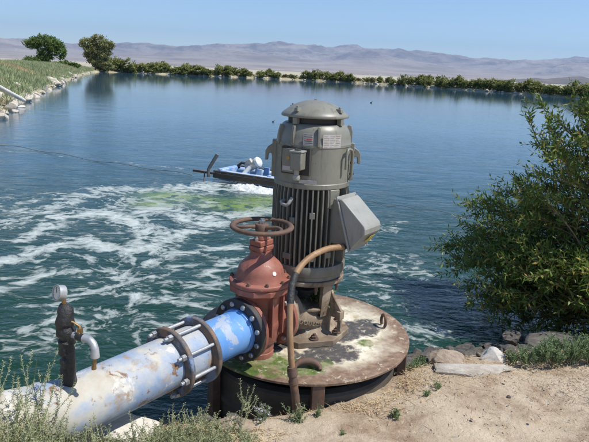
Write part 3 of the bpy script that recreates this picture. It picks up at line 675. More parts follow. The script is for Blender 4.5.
# access panel with small terminal box
def facet(aw, r=.243): a_ = W2(aw); return a_, Matrix.Rotation(a_, 4, 'Z') @ Matrix.Translation((r, 0, 0))
a_, M_ = facet(-117)
pan = MB().add([tuple(M_ @ Vector(p)) for p in [(-.03, -.098, 1.135), (.006, -.098, 1.135), (.006, .098, 1.135), (-.03, .098, 1.135), (-.03, -.098, 1.302), (.006, -.098, 1.302), (.006, .098, 1.302), (-.03, .098, 1.302)]],
      [(3, 2, 1, 0), (4, 5, 6, 7), (0, 1, 5, 4), (1, 2, 6, 5), (2, 3, 7, 6), (3, 0, 4, 7)]).build('access_recess', 'motor_dark', motor, 30, .002)
def lbox(M_, c, d, name, mat, par, bev=.003):
    vs = [(c[0]+sx*d[0]/2, c[1]+sy*d[1]/2, c[2]+sz*d[2]/2) for sz in (-1, 1) for sx, sy in ((-1, -1), (1, -1), (1, 1), (-1, 1))]
    return MB().add([tuple(M_ @ Vector(p)) for p in vs], [(3, 2, 1, 0), (4, 5, 6, 7), (0, 1, 5, 4), (1, 2, 6, 5), (2, 3, 7, 6), (3, 0, 4, 7)]).build(name, mat, par, 30, bev)
lbox(M_, (.009, -.045, 1.218), (.012, .088, .148), 'access_cover', 'motor_paint', pan)
lbox(M_, (.009, .01, 1.29), (.012, .01, .012), 'cover_screw', 'steel_bolt', pan, 0)
tb = lbox(M_, (.038, .035, 1.225), (.07, .075, .105), 'terminal_box', 'motor_paint', pan, .006)
lbox(M_, (.036, .033, 1.284), (.075, .085, .012), 'terminal_lid', 'box_paint', tb, .003)
MB().cyl(M_ @ Vector((.04, .032, 1.289)), M_ @ Vector((.04, .032, 1.298)), .02, n=16).build('terminal_plug', 'motor_dark', tb, 30)
MB().cyl(M_ @ Vector((.04, .03, 1.172)), M_ @ Vector((.04, .03, 1.14)), .017, n=12).lathe([(.0, 0), (.02, .004), (.024, .018), (.02, .034), (0, .04)], 16, M_ @ Vector((.04, .03, 1.105)), cap=False).build('cable_gland', 'box_paint', tb, 40)
MB().cyl(M_ @ Vector((.014, -.045, 1.235)), M_ @ Vector((.018, -.045, 1.235)), .013, n=16).build('inspection_plug', 'brass', pan, 40)
lbox(M_, (.016, -.045, 1.17), (.003, .07, .028), 'rating_label', 'pale_plate', pan, 0)
# nameplates: slightly curved plates with rows of fine print
def curved_plate(aw0, aw1, z0, z1, r, th, name, mat, par):
    mb = MB(); mb.lathe([(r, z0), (r+th, z0), (r+th, z1), (r, z1), (r, z0)], 10, cap=False, a0=W2(aw0), a1=W2(aw1)); return mb.build(name, mat, par, 30)
np1 = curved_plate(-107, -92, 1.312, 1.392, .2385, .002, 'nameplate', 'pale_plate', motor)
np2 = curved_plate(-78, -48, 1.306, 1.388, .2415, .002, 'nameplate', 'silver_plate', motor)
for k_ in range(6):
    curved_plate(-106, -93.5, 1.318+.0125*k_, 1.3215+.0125*k_, .2408, .0006, 'print_line', 'print_red' if k_ == 3 else 'print_ink', np1)
curved_plate(-102, -95, 1.350, 1.360, .2412, .0006, 'print_line', 'print_red', np1)
for k_ in range(7):
    for q_ in range(3):
        curved_plate(-76.5+9.3*q_, -76.5+9.3*q_+(8 if (k_+q_) % 3 else 5.5), 1.312+.0105*k_, 1.3136+.0105*k_, .2437, .0005, 'print_line', 'print_ink', np2)
# small plate with round lettering below the access cover
lbox(facet(-104, .243)[1], (.005, .03, 1.096), (.004, .11, .022), 'maker_plate', 'pale_plate', motor, 0)
# cast eye on the fins, left
M_ = Matrix.Rotation(W2(-127), 4, 'Z')
MB().tube([M_ @ Vector(p) for p in [(.235, -.03, .96), (.275, -.03, .955), (.285, -.015, .945), (.285, .02, .94), (.28, .035, .955), (.25, .035, .985)]], .011, 8).build('cast_eye', 'box_paint', pump, 50)

# junction box on the right side -- local frame: outward = -y (world angle -35)
jb = empty('junction_box', (0, 0, 0)); jb.parent = pump; jb.rotation_euler = (0, 0, W2(-36))
def jp(r, t, z): return (r, t, z)
w_ = .10
# back housing (wedge) from motor to tilted flange
A1, A2, B1, B2 = (.215, .99), (.27, .99), (.215, .70), (.375, .685)
MB().prism([(A1[0], -w_*.85, A1[1]), (A2[0], -w_*.85, A2[1]), (B2[0], -w_*.85, B2[1]+.02), (B1[0], -w_*.85, B1[1])], (0, w_*1.7, 0)).build('back_box', 'motor_paint', jb, 30, .005)
tdir = Vector((B2[0]-A2[0], 0, B2[1]-A2[1])).normalized(); nd = Vector((-tdir.z, 0, tdir.x))
def jq(s_, n_, t_): p = Vector((A2[0], 0, A2[1]))+tdir*s_+nd*n_; return (p.x, t_, p.z)
Lf = .335
MB().prism([jq(-.02, .0, -w_-.012), jq(Lf, .0, -w_-.012), jq(Lf, .012, -w_-.012), jq(-.02, .012, -w_-.012)], (0, 2*w_+.024, 0)).build('box_flange', 'box_paint', jb, 30, .003)
MB().prism([jq(0, .0125, -w_), jq(0.0, .03, -w_), jq(.02, .045, -w_), jq(.19, .148, -w_), jq(.215, .15, -w_), jq(.245, .135, -w_), jq(Lf-.02, .02, -w_), jq(Lf-.015, .0125, -w_)], (0, 2*w_, 0)).build('box_cover', 'box_paint', jb, 28, .012)
for s_ in (.0, Lf-.015):
    for t_ in (-w_-.002, w_+.002):
        p0 = Vector(jq(s_, .012, t_)); MB().cyl(p0, p0+nd*.009, .007, n=8).build('cover_screw', 'steel_bolt', jb, 30)
p_ = Vector(jq(.262, .118, .02)); q_ = Vector(jq(.295, .07, .02)); dd = (q_-p_).normalized(); up_ = Vector((0, 1, 0)); nn = up_.cross(dd)
nn = -nn if nn.x < 0 else nn
MB().prism([tuple(p_+nn*.0035-up_*.03), tuple(q_+nn*.0035-up_*.03), tuple(q_+nn*.0035+up_*.03), tuple(p_+nn*.0035+up_*.03)], tuple(nn*.0012)).build('warning_label', 'warning_yellow', jb, 0)
MB().cyl((.3, -.03, .72), (.3, -.03, .685), .03, n=20).cyl((.3, -.03, .685), (.3, -.03, .675), .036, n=8).build('hose_connector', 'motor_dark', jb, 40)

# ------------------------------------------------------------------ gate valve
SV = -.485
vc = Vector((C.x+.607*SV, C.y+.795*SV, 0))
gv = empty('gate_valve', (vc.x, vc.y, .002), TH, 'dull red cast iron gate valve with rusty handwheel, between the blue pipe and the pump', 'valve')
PZ = .22
body = MB().lathe([(.115, .10), (.128, .14), (.132, .22), (.130, .34), (.135, .40), (.15, .425), (.17, .44)], 48, cap=True)
body.lathe([(.135, -.13), (.13, -.06), (.134, 0), (.13, .06), (.135, .13)], 48, (0, 0, PZ), (1, 0, 0))
body.lathe([(.09, .02), (.1, .05), (.09, .1)], 32, cap=True)
body = body.build('body', 'red_paint', gv, 45)
MB().lathe([(.03, 0.0), (.1, .0), (.1, .03), (.05, .05)], 32, (0, 0, .0)).build('foot', 'red_paint', body, 30)
for sx in (-1, 1):
    x0, x1 = (-.155, -.126) if sx < 0 else (.126, .155)
    MB().lathe([(.135, x0), (.19, x0), (.194, x0+.003), (.194, x1-.003), (.19, x1), (.135, x1)], 64, (0, 0, PZ), (1, 0, 0)).build('end_flange', 'red_paint', gv, 40)
# vertical ribs on the body
for aw in (-90, 90):
    for off in (-.05, .05):
        MB().box((off, (.135 if aw > 0 else -.135), .3), (.012, .04, .26)).build('body_rib', 'red_paint', body, 30, .003)
MB().box((-.115, 0, .4), (.05, .014, .1)).box((.115, 0, .4), (.05, .014, .1)).build('body_rib', 'red_paint', body, 30, .003)
bfl = MB().lathe([(.165, .44), (.19, .443), (.193, .45), (.193, .478), (.189, .482), (.16, .482)], 12, cap=True, a0=0, a1=2*PI)
bfl.build('body_bonnet_flange', 'red_paint', gv, 20, .006)
bon = MB().lathe([(.16, .4835), (.188, .4835), (.192, .488), (.192, .508), (.187, .513), (.158, .517), (.148, .535), (.143, .56), (.135, .585), (.118, .61), (.095, .632), (.075, .65), (.066, .675), (.064, .69)], 64, cap=True)
bonnet = bon.build('bonnet', 'red_paint', gv, 50)
for i in range(10):
    a_ = 2*PI*(i+.5)/10; x_, y_ = .176*math.cos(a_), .176*math.sin(a_)
    MB().lathe([(.0125, .513), (.0125, .524)], 6, (x_, y_, 0)).cyl((x_, y_, .524), (x_, y_, .532), .007, n=8).build('bonnet_bolt', 'rusty_iron', bonnet, 30)
MB().box((0, 0, .705), (.125, .1, .034)).build('neck_flange', 'red_paint', gv, 30, .008)
MB().box((0, 0, .74), (.118, .092, .034)).lathe([(.045, .757), (.04, .785), (.03, .79)], 24).build('packing_gland', 'red_paint', gv, 30, .006)
for sx in (-1, 1): MB().lathe([(.013, .757), (.013, .772)], 6, (.045*sx, 0, 0)).cyl((.045*sx, 0, .772), (.045*sx, 0, .79), .007, n=8).build('gland_bolt', 'steel_bolt', gv, 30)
MB().cyl((0, 0, .78), (0, 0, .868), .016).build('stem', 'rusty_iron', gv, 40)
WR = .192; WZc = .838
hwm = MB().torus((0, 0, WZc), WR-.015, .0175, 72, 12, .8)
hwm.lathe([(.03, WZc-.03), (.042, WZc-.026), (.042, WZc+.012), (.034, WZc+.018), (.0, WZc+.018)], 28, cap=True)
for k_ in range(3):
    a0 = 2*PI*k_/3+.35
    pts = []
    for t_ in np.linspace(0, 1, 9):
        r_ = .03+(WR-.045)*t_; aa = a0+.55*math.sin(t_*PI)*.6; pts.append((r_*math.cos(aa), r_*math.sin(aa), WZc+.01*math.sin(t_*PI)-.006*(1-t_)))
    hwm.tube(pts, [.014-.003*math.sin(t_*PI) for t_ in np.linspace(0, 1, 9)], 10)
hw = hwm.build('handwheel', 'rusty_iron', gv, 60)
MB().lathe([(.02, WZc+.018), (.02, WZc+.036)], 6).cyl((0, 0, WZc+.036), (0, 0, WZc+.046), .011, n=10).build('stem_nut', 'steel_bolt', hw, 30)
curved = MB()  # small round white casting tag on the bonnet
aq = math.atan2(-3.3, 1.2)-TH+.35
MB().lathe([(.0, .0), (.014, .0), (.013, .003), (0, .003)], 16, (.138*math.cos(aq), .138*math.sin(aq), .575), (math.cos(aq), math.sin(aq), .45), cap=False).build('casting_tag', 'white_paint', bonnet, 30)

# ------------------------------------------------------------------ pipeline
def S3(s_, z=PZ): return Vector((C.x+.607*s_, C.y+.795*s_, z))
pipe = empty('water_pipe', S3(-.99, 0.0), TH, 'big blue painted steel water pipe with a bolted coupling and weathered lower length', 'pipe')
o_ = -.99     # local x = s - o_
def px(s_): return s_-o_
MB().lathe([(.128, px(-1.2)), (.128, px(-.652))], 64, (0, 0, PZ), (1, 0, 0)).lathe([(.128, px(-.70)), (.137, px(-.695)), (.14, px(-.68))], 64, (0, 0, PZ), (1, 0, 0), cap=False).build('blue_length', 'blue_pipe', pipe, 40)
pf = MB().lathe([(.13, px(-.678)), (.194, px(-.678)), (.197, px(-.675)), (.197, px(-.645)), (.194, px(-.642)), (.13, px(-.642))], 72, (0, 0, PZ), (1, 0, 0)).build('pipe_flange', 'dark_flange', pipe, 40)
for i in range(12):
    a_ = 2*PI*(i+.5)/12; y_, z_ = .167*math.cos(a_), PZ+.167*math.sin(a_)
    MB().lathe([(.0, 0), (.012, .0), (.0165, .006), (.0165, .016)], 12, (px(-.694), y_, z_), (1, 0, 0)).cyl((px(-.678), y_, z_), (px(-.606), y_, z_), .009, n=8).build('flange_bolt', 'steel_bolt', pf, 30)
# flange between the valve and the discharge head: bolts only
for i in range(12):
    a_ = 2*PI*(i+.5)/12; y_, z_ = .167*math.cos(a_), PZ+.167*math.sin(a_)
    MB().cyl((.155-.05, y_, z_), (.155+.022, y_, z_), .009, n=8).lathe([(.016, .1), (.016, .116)], 6, (0, y_, z_), (1, 0, 0)).build('flange_bolt', 'steel_bolt', gv, 30)
# coupling: sleeve, two follower rings and long tie bolts
cp = MB().lathe([(.14, px(-1.19)), (.145, px(-1.18)), (.145, px(-1.02)), (.14, px(-1.0))], 64, (0, 0, PZ), (1, 0, 0)).build('coupling_sleeve', 'worn_blue_pipe', pipe, 40)
for s0 in (-1.215, -1.02):
    MB().lathe([(.14, px(s0)), (.15, px(s0-.008)), (.188, px(s0-.002)), (.192, px(s0+.003)), (.192, px(s0+.022)), (.187, px(s0+.026)), (.15, px(s0+.026))], 72, (0, 0, PZ), (1, 0, 0), cap=False).build('coupling_ring', 'ring_iron', cp, 35)
for i in range(8):
    a_ = 2*PI*(i+.3)/8; y_, z_ = .169*math.cos(a_), PZ+.169*math.sin(a_)
    MB().cyl((px(-1.268), y_, z_), (px(-1.0), y_, z_), .0095, n=10).build('tie_bolt', 'plated_rod', cp, 40)
    MB().lathe([(.018, px(-1.247)), (.018, px(-1.222))], 6, (0, y_, z_), (1, 0, 0)).build('tie_nut', 'steel_bolt', cp, 30)
# weathered lower length, then a shallow bend
pb = S3(-1.80); loc0 = Vector((pipe.location.x, pipe.location.y, 0)); Ri = Matrix.Rotation(-TH, 3, 'Z')
def tl(p): return Ri @ (Vector(p)-loc0)
dr2 = Vector((-.237, -.136, 0)).normalized()
pts = [S3(-1.19), S3(-1.4), S3(-1.6), S3(-1.74), S3(-1.80), pb+dr2*.06, pb+dr2*.5, pb+dr2*2.2+Vector((0, 0, -.1))]
MB().tube([tl(p) for p in pts], .14, 56).build('weathered_length', 'worn_blue_pipe', pipe, 50)
wj = MB().tube([tl(pb+dr2*.1), tl(pb+dr2*.125)], .1465, 48).build('weld_band', 'worn_blue_pipe', pipe, 40)

# ------------------------------------------------------------------ standpipe with gauge on the pipe
sb = at(69, 383, .355)
sp = empty('gauge_standpipe', (sb.x, sb.y, .352), 0, 'black taped standpipe with round pressure gauge and grey elbow tap, rising from the weathered pipe', 'standpipe')
nseg = 26; pts = []; rs = []
for i in range(nseg+1):
    t_ = i/nseg; z_ = t_*.385
    r_ = .031+.009*math.exp(-((t_-.72)/.16)**2)+.004*math.sin(i*1.9)+.0025*math.sin(i*4.1)-.012*max(0, t_-.93)/.07
    pts.append((.004*math.sin(i*.9), .003*math.cos(i*1.3), z_)); rs.append(r_)
wrap = MB().tube(pts, rs, 20)
wrap.tube([(.014, -.012, 0), (.02, -.014, .08), (.018, -.012, .17), (.012, -.008, .24)], [.019, .021, .02, .015], 12)
wrap.build('tape_wrap', 'black_tape', sp, 60)
MB().cyl((0, 0, -.006), (0, 0, .02), .03, n=24).build('pipe_socket', 'rusty_iron', sp, 40)
MB().cyl((0, 0, .38), (0, -.004, .408), .009, n=12).build('gauge_stem', 'brass', sp, 40)
gc = Vector((-.012, -.006, .438)); gd = Vector((-.62, -.72, .25)).normalized()
gg = MB().lathe([(.0, -.016), (.031, -.016), (.033, -.012), (.033, .012), (.0345, .013), (.0345, .018), (.030, .018), (.030, .014), (0, .014)], 40, gc, gd, cap=False).build('gauge', 'galvanised', sp, 35)
MB().lathe([(0, .0145), (.029, .0145), (.029, .0155), (0, .0155)], 32, gc, gd, cap=False).build('dial', 'dial_white', gg, 30)
side = gd.cross(Vector((0, 0, 1))).normalized(); upv = side.cross(gd)
P0 = gc+gd*.0165
MB().prism([P0-side*.002, P0+side*.002, P0+side*.001+upv*.022+side*.008, P0-side*.001+upv*.022+side*.008], gd*.0006).build('needle', 'print_ink', gg, 0)
tk = MB()
for i in range(11):
    a_ = -2.2+4.4*i/10; d_ = side*math.sin(a_)+upv*math.cos(a_); e_ = side*math.cos(a_)-upv*math.sin(a_)
    tk.prism([P0+d_*.021-e_*.0006, P0+d_*.021+e_*.0006, P0+d_*.027+e_*.0006, P0+d_*.027-e_*.0006], gd*.0003)
tk.build('scale_marks', 'print_ink', gg, 0)
ap = aty(71, 334, sb.y-.01)-sp.location; bp_ = aty(90, 340, sb.y-.06)-sp.location; cp_ = aty(95, 349, sb.y-.075)-sp.location; dp = aty(95, 357, sb.y-.075)-sp.location; ep = aty(94, 369, sb.y-.075)-sp.location
MB().tube([ap, ap.lerp(bp_, .35)], .0145, 14).build('arm_nipple', 'galvanised', sp, 50)
MB().tube([ap.lerp(bp_, .33), ap.lerp(bp_, .75)], .0165, 14).build('arm_tape', 'black_tape', sp, 50)
MB().tube([ap.lerp(bp_, .7), ap.lerp(bp_, .78), bp_, bp_.lerp(cp_, .5)+Vector((.003, 0, .003)), cp_, dp], [.019, .0165, .0165, .0165, .0165, .02], 16).build('elbow', 'galvanised', sp, 50)
MB().tube([dp, ep], .0085, 12).lathe([(.011, 0), (.011, .012)], 8, ep).build('brass_nozzle', 'brass', sp, 40)
l0 = ap.lerp(bp_, .45)+Vector((0, 0, .012))
MB().tube([l0, l0+Vector((.0, .012, .03)), l0+Vector((-.03, .018, .045)), l0+Vector((-.05, .02, .05))], [.006, .005, .005, .007], 8).box(l0+Vector((.0, .008, .012)), (.02, .02, .024)).build('tap_lever', 'brass', sp, 40)

# ------------------------------------------------------------------ flexible conduit
hp = [Vector((.335, 3.56, .70)), Vector((.325, 3.50, .685)), aty(340, 247, 3.42), aty(327, 249, 3.36), aty(312, 256, 3.27), aty(300, 267, 3.17), aty(293, 281, 3.10), aty(290.5, 300, 3.04),
      aty(290, 330, 2.975), aty(291, 355, 2.95), aty(293, 378, 2.935), aty(295.5, 398, 2.93), aty(297, 418, 2.93)]
def spline(P, n=10):
    out = []
    for i in range(len(P)-1):
        p0 = P[max(i-1, 0)]; p1 = P[i]; p2 = P[i+1]; p3 = P[min(i+2, len(P)-1)]
        for k in range(n):
            t = k/n; out.append(.5*((2*p1)+(p2-p0)*t+(2*p0-5*p1+4*p2-p3)*t*t+(3*p1-p0-3*p2+p3)*t**3))
    out.append(P[-1]); return out
hs_ = spline(hp, 8)
cd = empty('cable_conduit', (hp[-1].x, hp[-1].y, -.17), 0, 'brown flexible cable conduit arching from the motor box down over the cover to the ground', 'conduit')
lo = cd.location
MB().tube([p-lo for p in hs_], .0185, 16).build('brown_hose', 'brown_hose', cd, 60)
MB().tube([p-lo for p in hs_[0:14]], .0205, 16).build('box_end_sleeve', 'black_tape', cd, 60)
MB().tube([p-lo for p in hs_[44:58]], .0215, 16).build('tape_wrap', 'black_tape', cd, 60)
MB().tube([p-lo for p in hs_[76:]], [.0275 if i < 2 else (.0245 if (i % 2) else .0235) for i in range(len(hs_[76:]))], 16).build('rusty_lower_pipe', 'rusty_iron', cd, 50)
MB().tube([p-lo for p in hs_[77:80]], .03, 16).tube([p-lo for p in hs_[81:83]], .029, 16).build('threaded_coupling', 'rusty_iron', cd, 30)

# ------------------------------------------------------------------ floating aerator raft
ra = math.atan2(-.46, .888)
raft = empty('aerator_raft', (-1.98, 13.15, WZ), ra, 'floating raft with blue floats and a small tilted motor, anchored in the foam', 'raft')
LR, WRf = 2.7, 1.05
for y_ in (.02, WRf):
    MB().box((LR/2+.05, y_, .145), (LR, .09, .12)).build('timber_beam', 'raft_timber', raft, 30, .01)
for y_ in (.2, WRf-.18):
    f_ = MB().box((LR/2+.05, y_, .13), (LR-.1, .2, .22)).build('float', 'raft_blue', raft, 30, .05)
for x_ in (.12, 1.45, LR-.05):
    MB().box((x_, WRf/2, .2), (.14, WRf-.35, .14)).build('cross_member', 'raft_blue', raft, 30, .02)
MB().box((LR/2+.05, .03, .235), (LR, .07, .03)).build('deck_strip', 'raft_timber', raft, 30, .005)
MB().box((LR*.5+.05, WRf-.02, .235), (LR, .1, .03)).build('deck_strip', 'raft_timber', raft, 30, .005)
MB().box((-.22, .05, .17), (.7, .05, .05)).build('tow_bar', 'rusty_iron', raft, 30, .004)
mt_ = empty('aerator_motor', (0, 0, 0)); mt_.parent = raft; mt_.location = (.78, .45, .22)
tilt = Vector((.55, .25, .62)).normalized()
MB().cyl((-.2, -.3, -.2), (.06, -.1, .16), .05, n=20).build('draft_tube', 'white_paint', mt_, 40)
mc = Vector((.06, .02, .2)); hd = Vector((.8, .1, .45)).normalized()
MB().lathe([(.0, -.2), (.07, -.2), (.105, -.17), (.115, -.1), (.115, .1), (.12, .105), (.12, .14), (.09, .19), (.03, .21), (0, .21)], 28, mc, hd, cap=False).build('motor_body', 'grey_motor_body', mt_, 35)
MB().lathe([(.121, .1), (.124, .12), (.124, .16), (.09, .2), (.0, .225)], 28, mc, hd, cap=False).build('fan_cover', 'white_paint', mt_, 35)
MB().box(mc+Vector((-.05, -.1, .08)), (.13, .09, .1), (0.2, -.5, 0)).build('terminal_box', 'grey_motor_body', mt_, 30, .01)
MB().tube([mc+Vector((-.15, -.02, 0)), mc+Vector((-.28, -.05, .02)), mc+Vector((-.38, -.06, -.06)), mc+Vector((-.34, -.06, -.12))], .032, 10).build('cable_loop', 'motor_dark', mt_, 50)
for sy in (-1, 1):
    MB().box((.02, .17*sy+.06, .02), (.06, .04, .24), (0, .25, 0)).build('motor_bracket', 'raft_blue', mt_, 30, .005)
    MB().box((.3, .16*sy+.08, .0), (.14, .04, .26)).build('motor_bracket', 'raft_blue', mt_, 30, .005)
r0 = aty(208.5, 177, 13.15)-raft.location; r1 = aty(208.5, 169, 13.15)-raft.location; r2 = aty(217.5, 154.5, 13.15)-raft.location
Rr = Matrix.Rotation(-ra, 3, 'Z')
MB().tube([Rr @ r0, Rr @ r1, Rr @ (r1.lerp(r2, .1)), Rr @ r2], [.035, .035, .04, .045], 6).build('bent_bar', 'grey_bar', raft, 20)
MB().tube([(-.1, -.15, -.05), (-.2, 0, .2)], .015, 6).build('brace', 'rusty_iron', raft, 20)
# heap of foam in front of the raft
fh = MB(); V = []
ug, vg = np.meshgrid(np.linspace(-1, 1, 70), np.linspace(-1, 1, 34)); fx = -.95+ug*.62+vg*.2; fy = 12.42+vg*.30-ug*.42
hh = np.clip(1-ug**2-vg**2, 0, 1)**.5*(.09+.07*fbm(fx, fy, 5, 4, 1))-.03
fo = grid_mesh('foam_heap', fx, fy, WZ+hh, 'foam_white', 180, kind='stuff'); tag(fo, 'thick white foam heaped against the front of the raft', 'foam')
# mooring lines lying on the water
def rope(p, q_, r_, label, sag=.05):
    P = []
    for i in range(61):
        t = i/60; a = Vector(p).lerp(Vector(q_), t); P.append(a+Vector((.12*math.sin(t*9), .1*math.sin(t*14+1), .02*math.sin(t*37))))
    o = MB().tube([x-Vector(p) for x in P], r_, 6).build('mooring_line', 'rope_fibre', None, 60, loc=p); tag(o, label, 'rope')
rope((-2.5, 13.45, WZ+.03), (-12.6, 19.2, WZ+.05), .007, 'thin floating mooring line running left from the raft towards the grassy dike')
rope((.5, 11.95, WZ+.04), (4.8, 9.6, WZ+.1), .005, 'thin mooring line running right from the raft to the willow bush')

# ------------------------------------------------------------------ rocks
def rock_mesh(seed, sub=3, planes=11, rough=.06):
    import bmesh
    r = np.random.default_rng(seed); bm = bmesh.new(); bmesh.ops.create_icosphere(bm, subdivisions=sub, radius=1.0)
    pl = [(unit(r.normal(size=(1, 3)))[0], r.uniform(.5, .85)) for _ in range(planes)]
    for v_ in bm.verts:
        p = np.array(v_.co)
        for n_, d_ in pl:
            k = p@n_-d_
            if k > 0: p = p-n_*k
        q2 = Vector(p*1.0)
        p = p*(1+rough*mn.fractal(Vector(p*2.2)+Vector((seed*3.1, 0, 0)), .8, 2, 4))
        v_.co = p
    me = bpy.data.meshes.new('rock'); bm.to_mesh(me); bm.free()
    me.polygons.foreach_set('use_smooth', [True]*len(me.polygons)); me.set_sharp_from_angle(angle=rad(28)); return me
def rock_set(mat, n, s0, sub=3, planes=11, rough=.06):
    out = []
    for i in range(n):
        me = rock_mesh(s0+i, sub, planes, rough); me.materials.append(MATS[mat]); out.append(me)
    return out
PALE = rock_set('pale_rock', 5, 10); COB = rock_set('dark_cobble', 4, 40, 3, 14, .04); SLB = rock_set('white_slab', 3, 60, 4, 16, .07); TAN = rock_set('tan_rock', 3, 80, 4, 12, .12)
def rock(me, x, y, z, s, rot=None, label=None, group=None, name='rock', cat='rock'):
    o = bpy.data.objects.new(name, me); COL.objects.link(o); o.location = (x, y, z); o.scale = s
    o.rotation_euler = rot if rot else (random.uniform(-.5, .5), random.uniform(-.5, .5), random.uniform(0, 6.3))
    return tag(o, label, cat, group)
# boulders along the waterline of the left dike, nearest first
n_r = 0
for i in range(len(A)):
    x_, y_ = A[i]
    if y_ < 24 or x_ > -12 or y_ > 150: continue
    if n_r > 170: break
    d_ = math.hypot(x_, y_)
    for k_ in range(2 if y_ < 60 else 1):
        if random.random() < (.95 if y_ < 60 else .75):
            off = random.uniform(-.15, 1.9) if y_ < 80 else random.uniform(0, 1.5); z_ = float(bank_z(off, crest[i]))
            s_ = random.uniform(.18, .42)*(1.6 if random.random() < .18 else 1)
            rock(random.choice(PALE), x_+NO[i][0]*off+random.uniform(-.3, .3), y_+NO[i][1]*off+random.uniform(-.5, .5), z_+s_*.1, (s_*random.uniform(.9, 1.5), s_, s_*random.uniform(.55, .9)), None,
                 'pale broken rock in the riprap along the waterline of the grassy left dike', 'riprap rocks on the left dike'); n_r += 1
# pale stones along the far waterline
cnt = 0
for i in range(len(A)):
    x_, y_ = A[i]
    if not far_mask[i] or y_ < 88 or x_ < -50: continue
    for k_ in range(2):
        if random.random() < .3 and cnt < 140:
            off = random.uniform(-.1, .9); s_ = random.uniform(.25, .6)
            rock(random.choice(PALE), x_+NO[i][0]*off, y_+NO[i][1]*off+random.uniform(-.7, .7), -.62, (s_*random.uniform(1, 1.8), s_, s_*random.uniform(.6, .9)), None,
                 'tiny pale stone at the far waterline below the shrubs', 'pale stones on the far shore', 'shore_stone', 'stone'); cnt += 1
# pale earth bank exposed behind the motor
# dark cobbles at the near waterline, right of the cover
cnt = 0
for k_ in range(170):
    x_ = random.uniform(.75, 3.6); e = np.interp(x_, SX, SE); s2 = np.interp(x_, SX, SS); t_ = random.uniform(.18, 1.12)
    y_ = e+(s2-e)*t_; s_ = random.uniform(.025, .08) if random.random() < .93 else random.uniform(.07, .09); z_ = gz(x_, y_)
    if math.hypot(x_-C.x, y_-C.y) < .78: continue
    rock(random.choice(COB), x_, y_, z_+s_*.2, (s_*random.uniform(1, 1.5), s_, s_*.7), None, 'dark grey cobble on the shaded slope between the cover plate and the water', 'dark cobbles at the near waterline', 'cobble', 'cobble')
for k_ in range(26):
    x_ = random.uniform(-1.6, -.2); y_ = random.uniform(2.85, 3.25); s_ = random.uniform(.03, .07)
    rock(random.choice(COB), x_, y_, gz(x_, y_)+s_*.2, (s_*1.3, s_, s_*.7), None, 'dark cobble in the shadow beneath the blue pipe', 'dark cobbles under the pipe', 'cobble', 'cobble')
def prock(me, x, y, z, s, rot, label, dz=0): 
    p = at(x, y, z); return rock(me, p.x, p.y, z+dz, s, rot, label)
prock(PALE[2], 474, 371, -.185, (.34, .12, .06), (0.05, .03, .1), 'flat whitish slab lying at the crest of the dirt bank', .0)
prock(TAN[2], 447, 362, -.22, (.17, .13, .08), (0, 0, 2.4), 'tan earthy lump left of the flat white slab')
prock(SLB[1], 496, 357, -.18, (.12, .09, .07), (0, .1, .2), 'small white stone behind the right end of the flat slab')
prock(SLB[2], 460, 381, -.19, (.035, .025, .02), (0, 0, .2), 'small stone chip below the flat white slab')
prock(PALE[1], 455, 438, -.16, (.03, .03, .012), (0, 0, .3), 'flat pale chip on bare dirt at the bottom edge')
prock(COB[0], 509, 397, -.17, (.022, .018, .012), (0, 0, .3), 'small dark pebble alone on the bare dirt')
prock(COB[1], 512, 338, -.66, (.14, .1, .07), (0, 0, .3), 'rounded grey stone at the water edge under the willow')
prock(COB[3], 552, 341, -.53, (.42, .17, .06), (0, .03, .1), 'long flat grey boulder in the shade under the willow')
prock(TAN[1], 236, 424, -.15, (.15, .09, .08), (0, 0, .3), 'brown earthy rock in front of the well, beside the weeds', -.02)
rock(SLB[2], -.80, 2.50, -.03, (.2, .15, .105), (.1, .15, .5), 'big pale broken concrete block propping the weathered pipe')
rock(SLB[1], -1.02, 2.28, -.08, (.12, .1, .09), (.1, .1, 1.5), 'pale concrete chunk left of the big block under the pipe')
# broken concrete slabs and a pipe length on the near end of the dike
p = at(8, 106, WZ); 
t = rock(SLB[0], p.x-1.0, p.y+.6, -.35, (1.35, .62, .18), (0.28, .12, .25), 'large whitish broken slab lying at the near end of the dike waterline')
t = rock(SLB[2], p.x+.1, p.y-1.1, -.72, (1.3, .42, .12), (.1, .0, .55), 'pale slab half sunk in the water below the larger slab')
a1 = aty(-14, 80, 26.5); a2 = at(24, 100.5, -.45)
o = MB().tube([Vector((0, 0, 0)), (a2-a1)*.5, a2-a1], .11, 12).build('concrete_beam', 'white_slab', None, 40, loc=a1); tag(o, 'long white beam sloping down the dike towards the water', 'beam')

# ------------------------------------------------------------------ vegetation
def crown_leaves(lobes, n, L, W, flat=.5, hollow=.35, seed=0):
    r = np.random.default_rng(seed); P = []
    w_ = np.array([l[3]*l[4]*l[5] for l in lobes])**.66; w_ /= w_.sum()
    # small clumps scattered through each lobe, leaves gathered round the clumps
    ncl = max(20, n//26); ch = r.choice(len(lobes), ncl, p=w_); cl = []
    for c_ in ch:
        l = lobes[c_]; d = unit(r.normal(size=(1, 3)))[0]; rad_ = r.uniform(hollow, 1)**.5
        cl.append(np.array(l[:3])+d*np.array(l[3:6])*rad_)
    cl = np.array(cl); k = r.integers(0, ncl, n); sz = np.array([min(l[3:6]) for l in lobes]).mean()*.17
    P = cl[k]+r.normal(size=(n, 3))*sz*np.array([1, 1, .75])
    D = unit(r.normal(size=(n, 3))+np.array([0, 0, -.2])); Nn = unit(r.normal(size=(n, 3))+np.array([0, 0, .8]))
    return leaves(P, D, Nn, L*r.uniform(.6, 1.2, n), W*r.uniform(.6, 1.2, n))
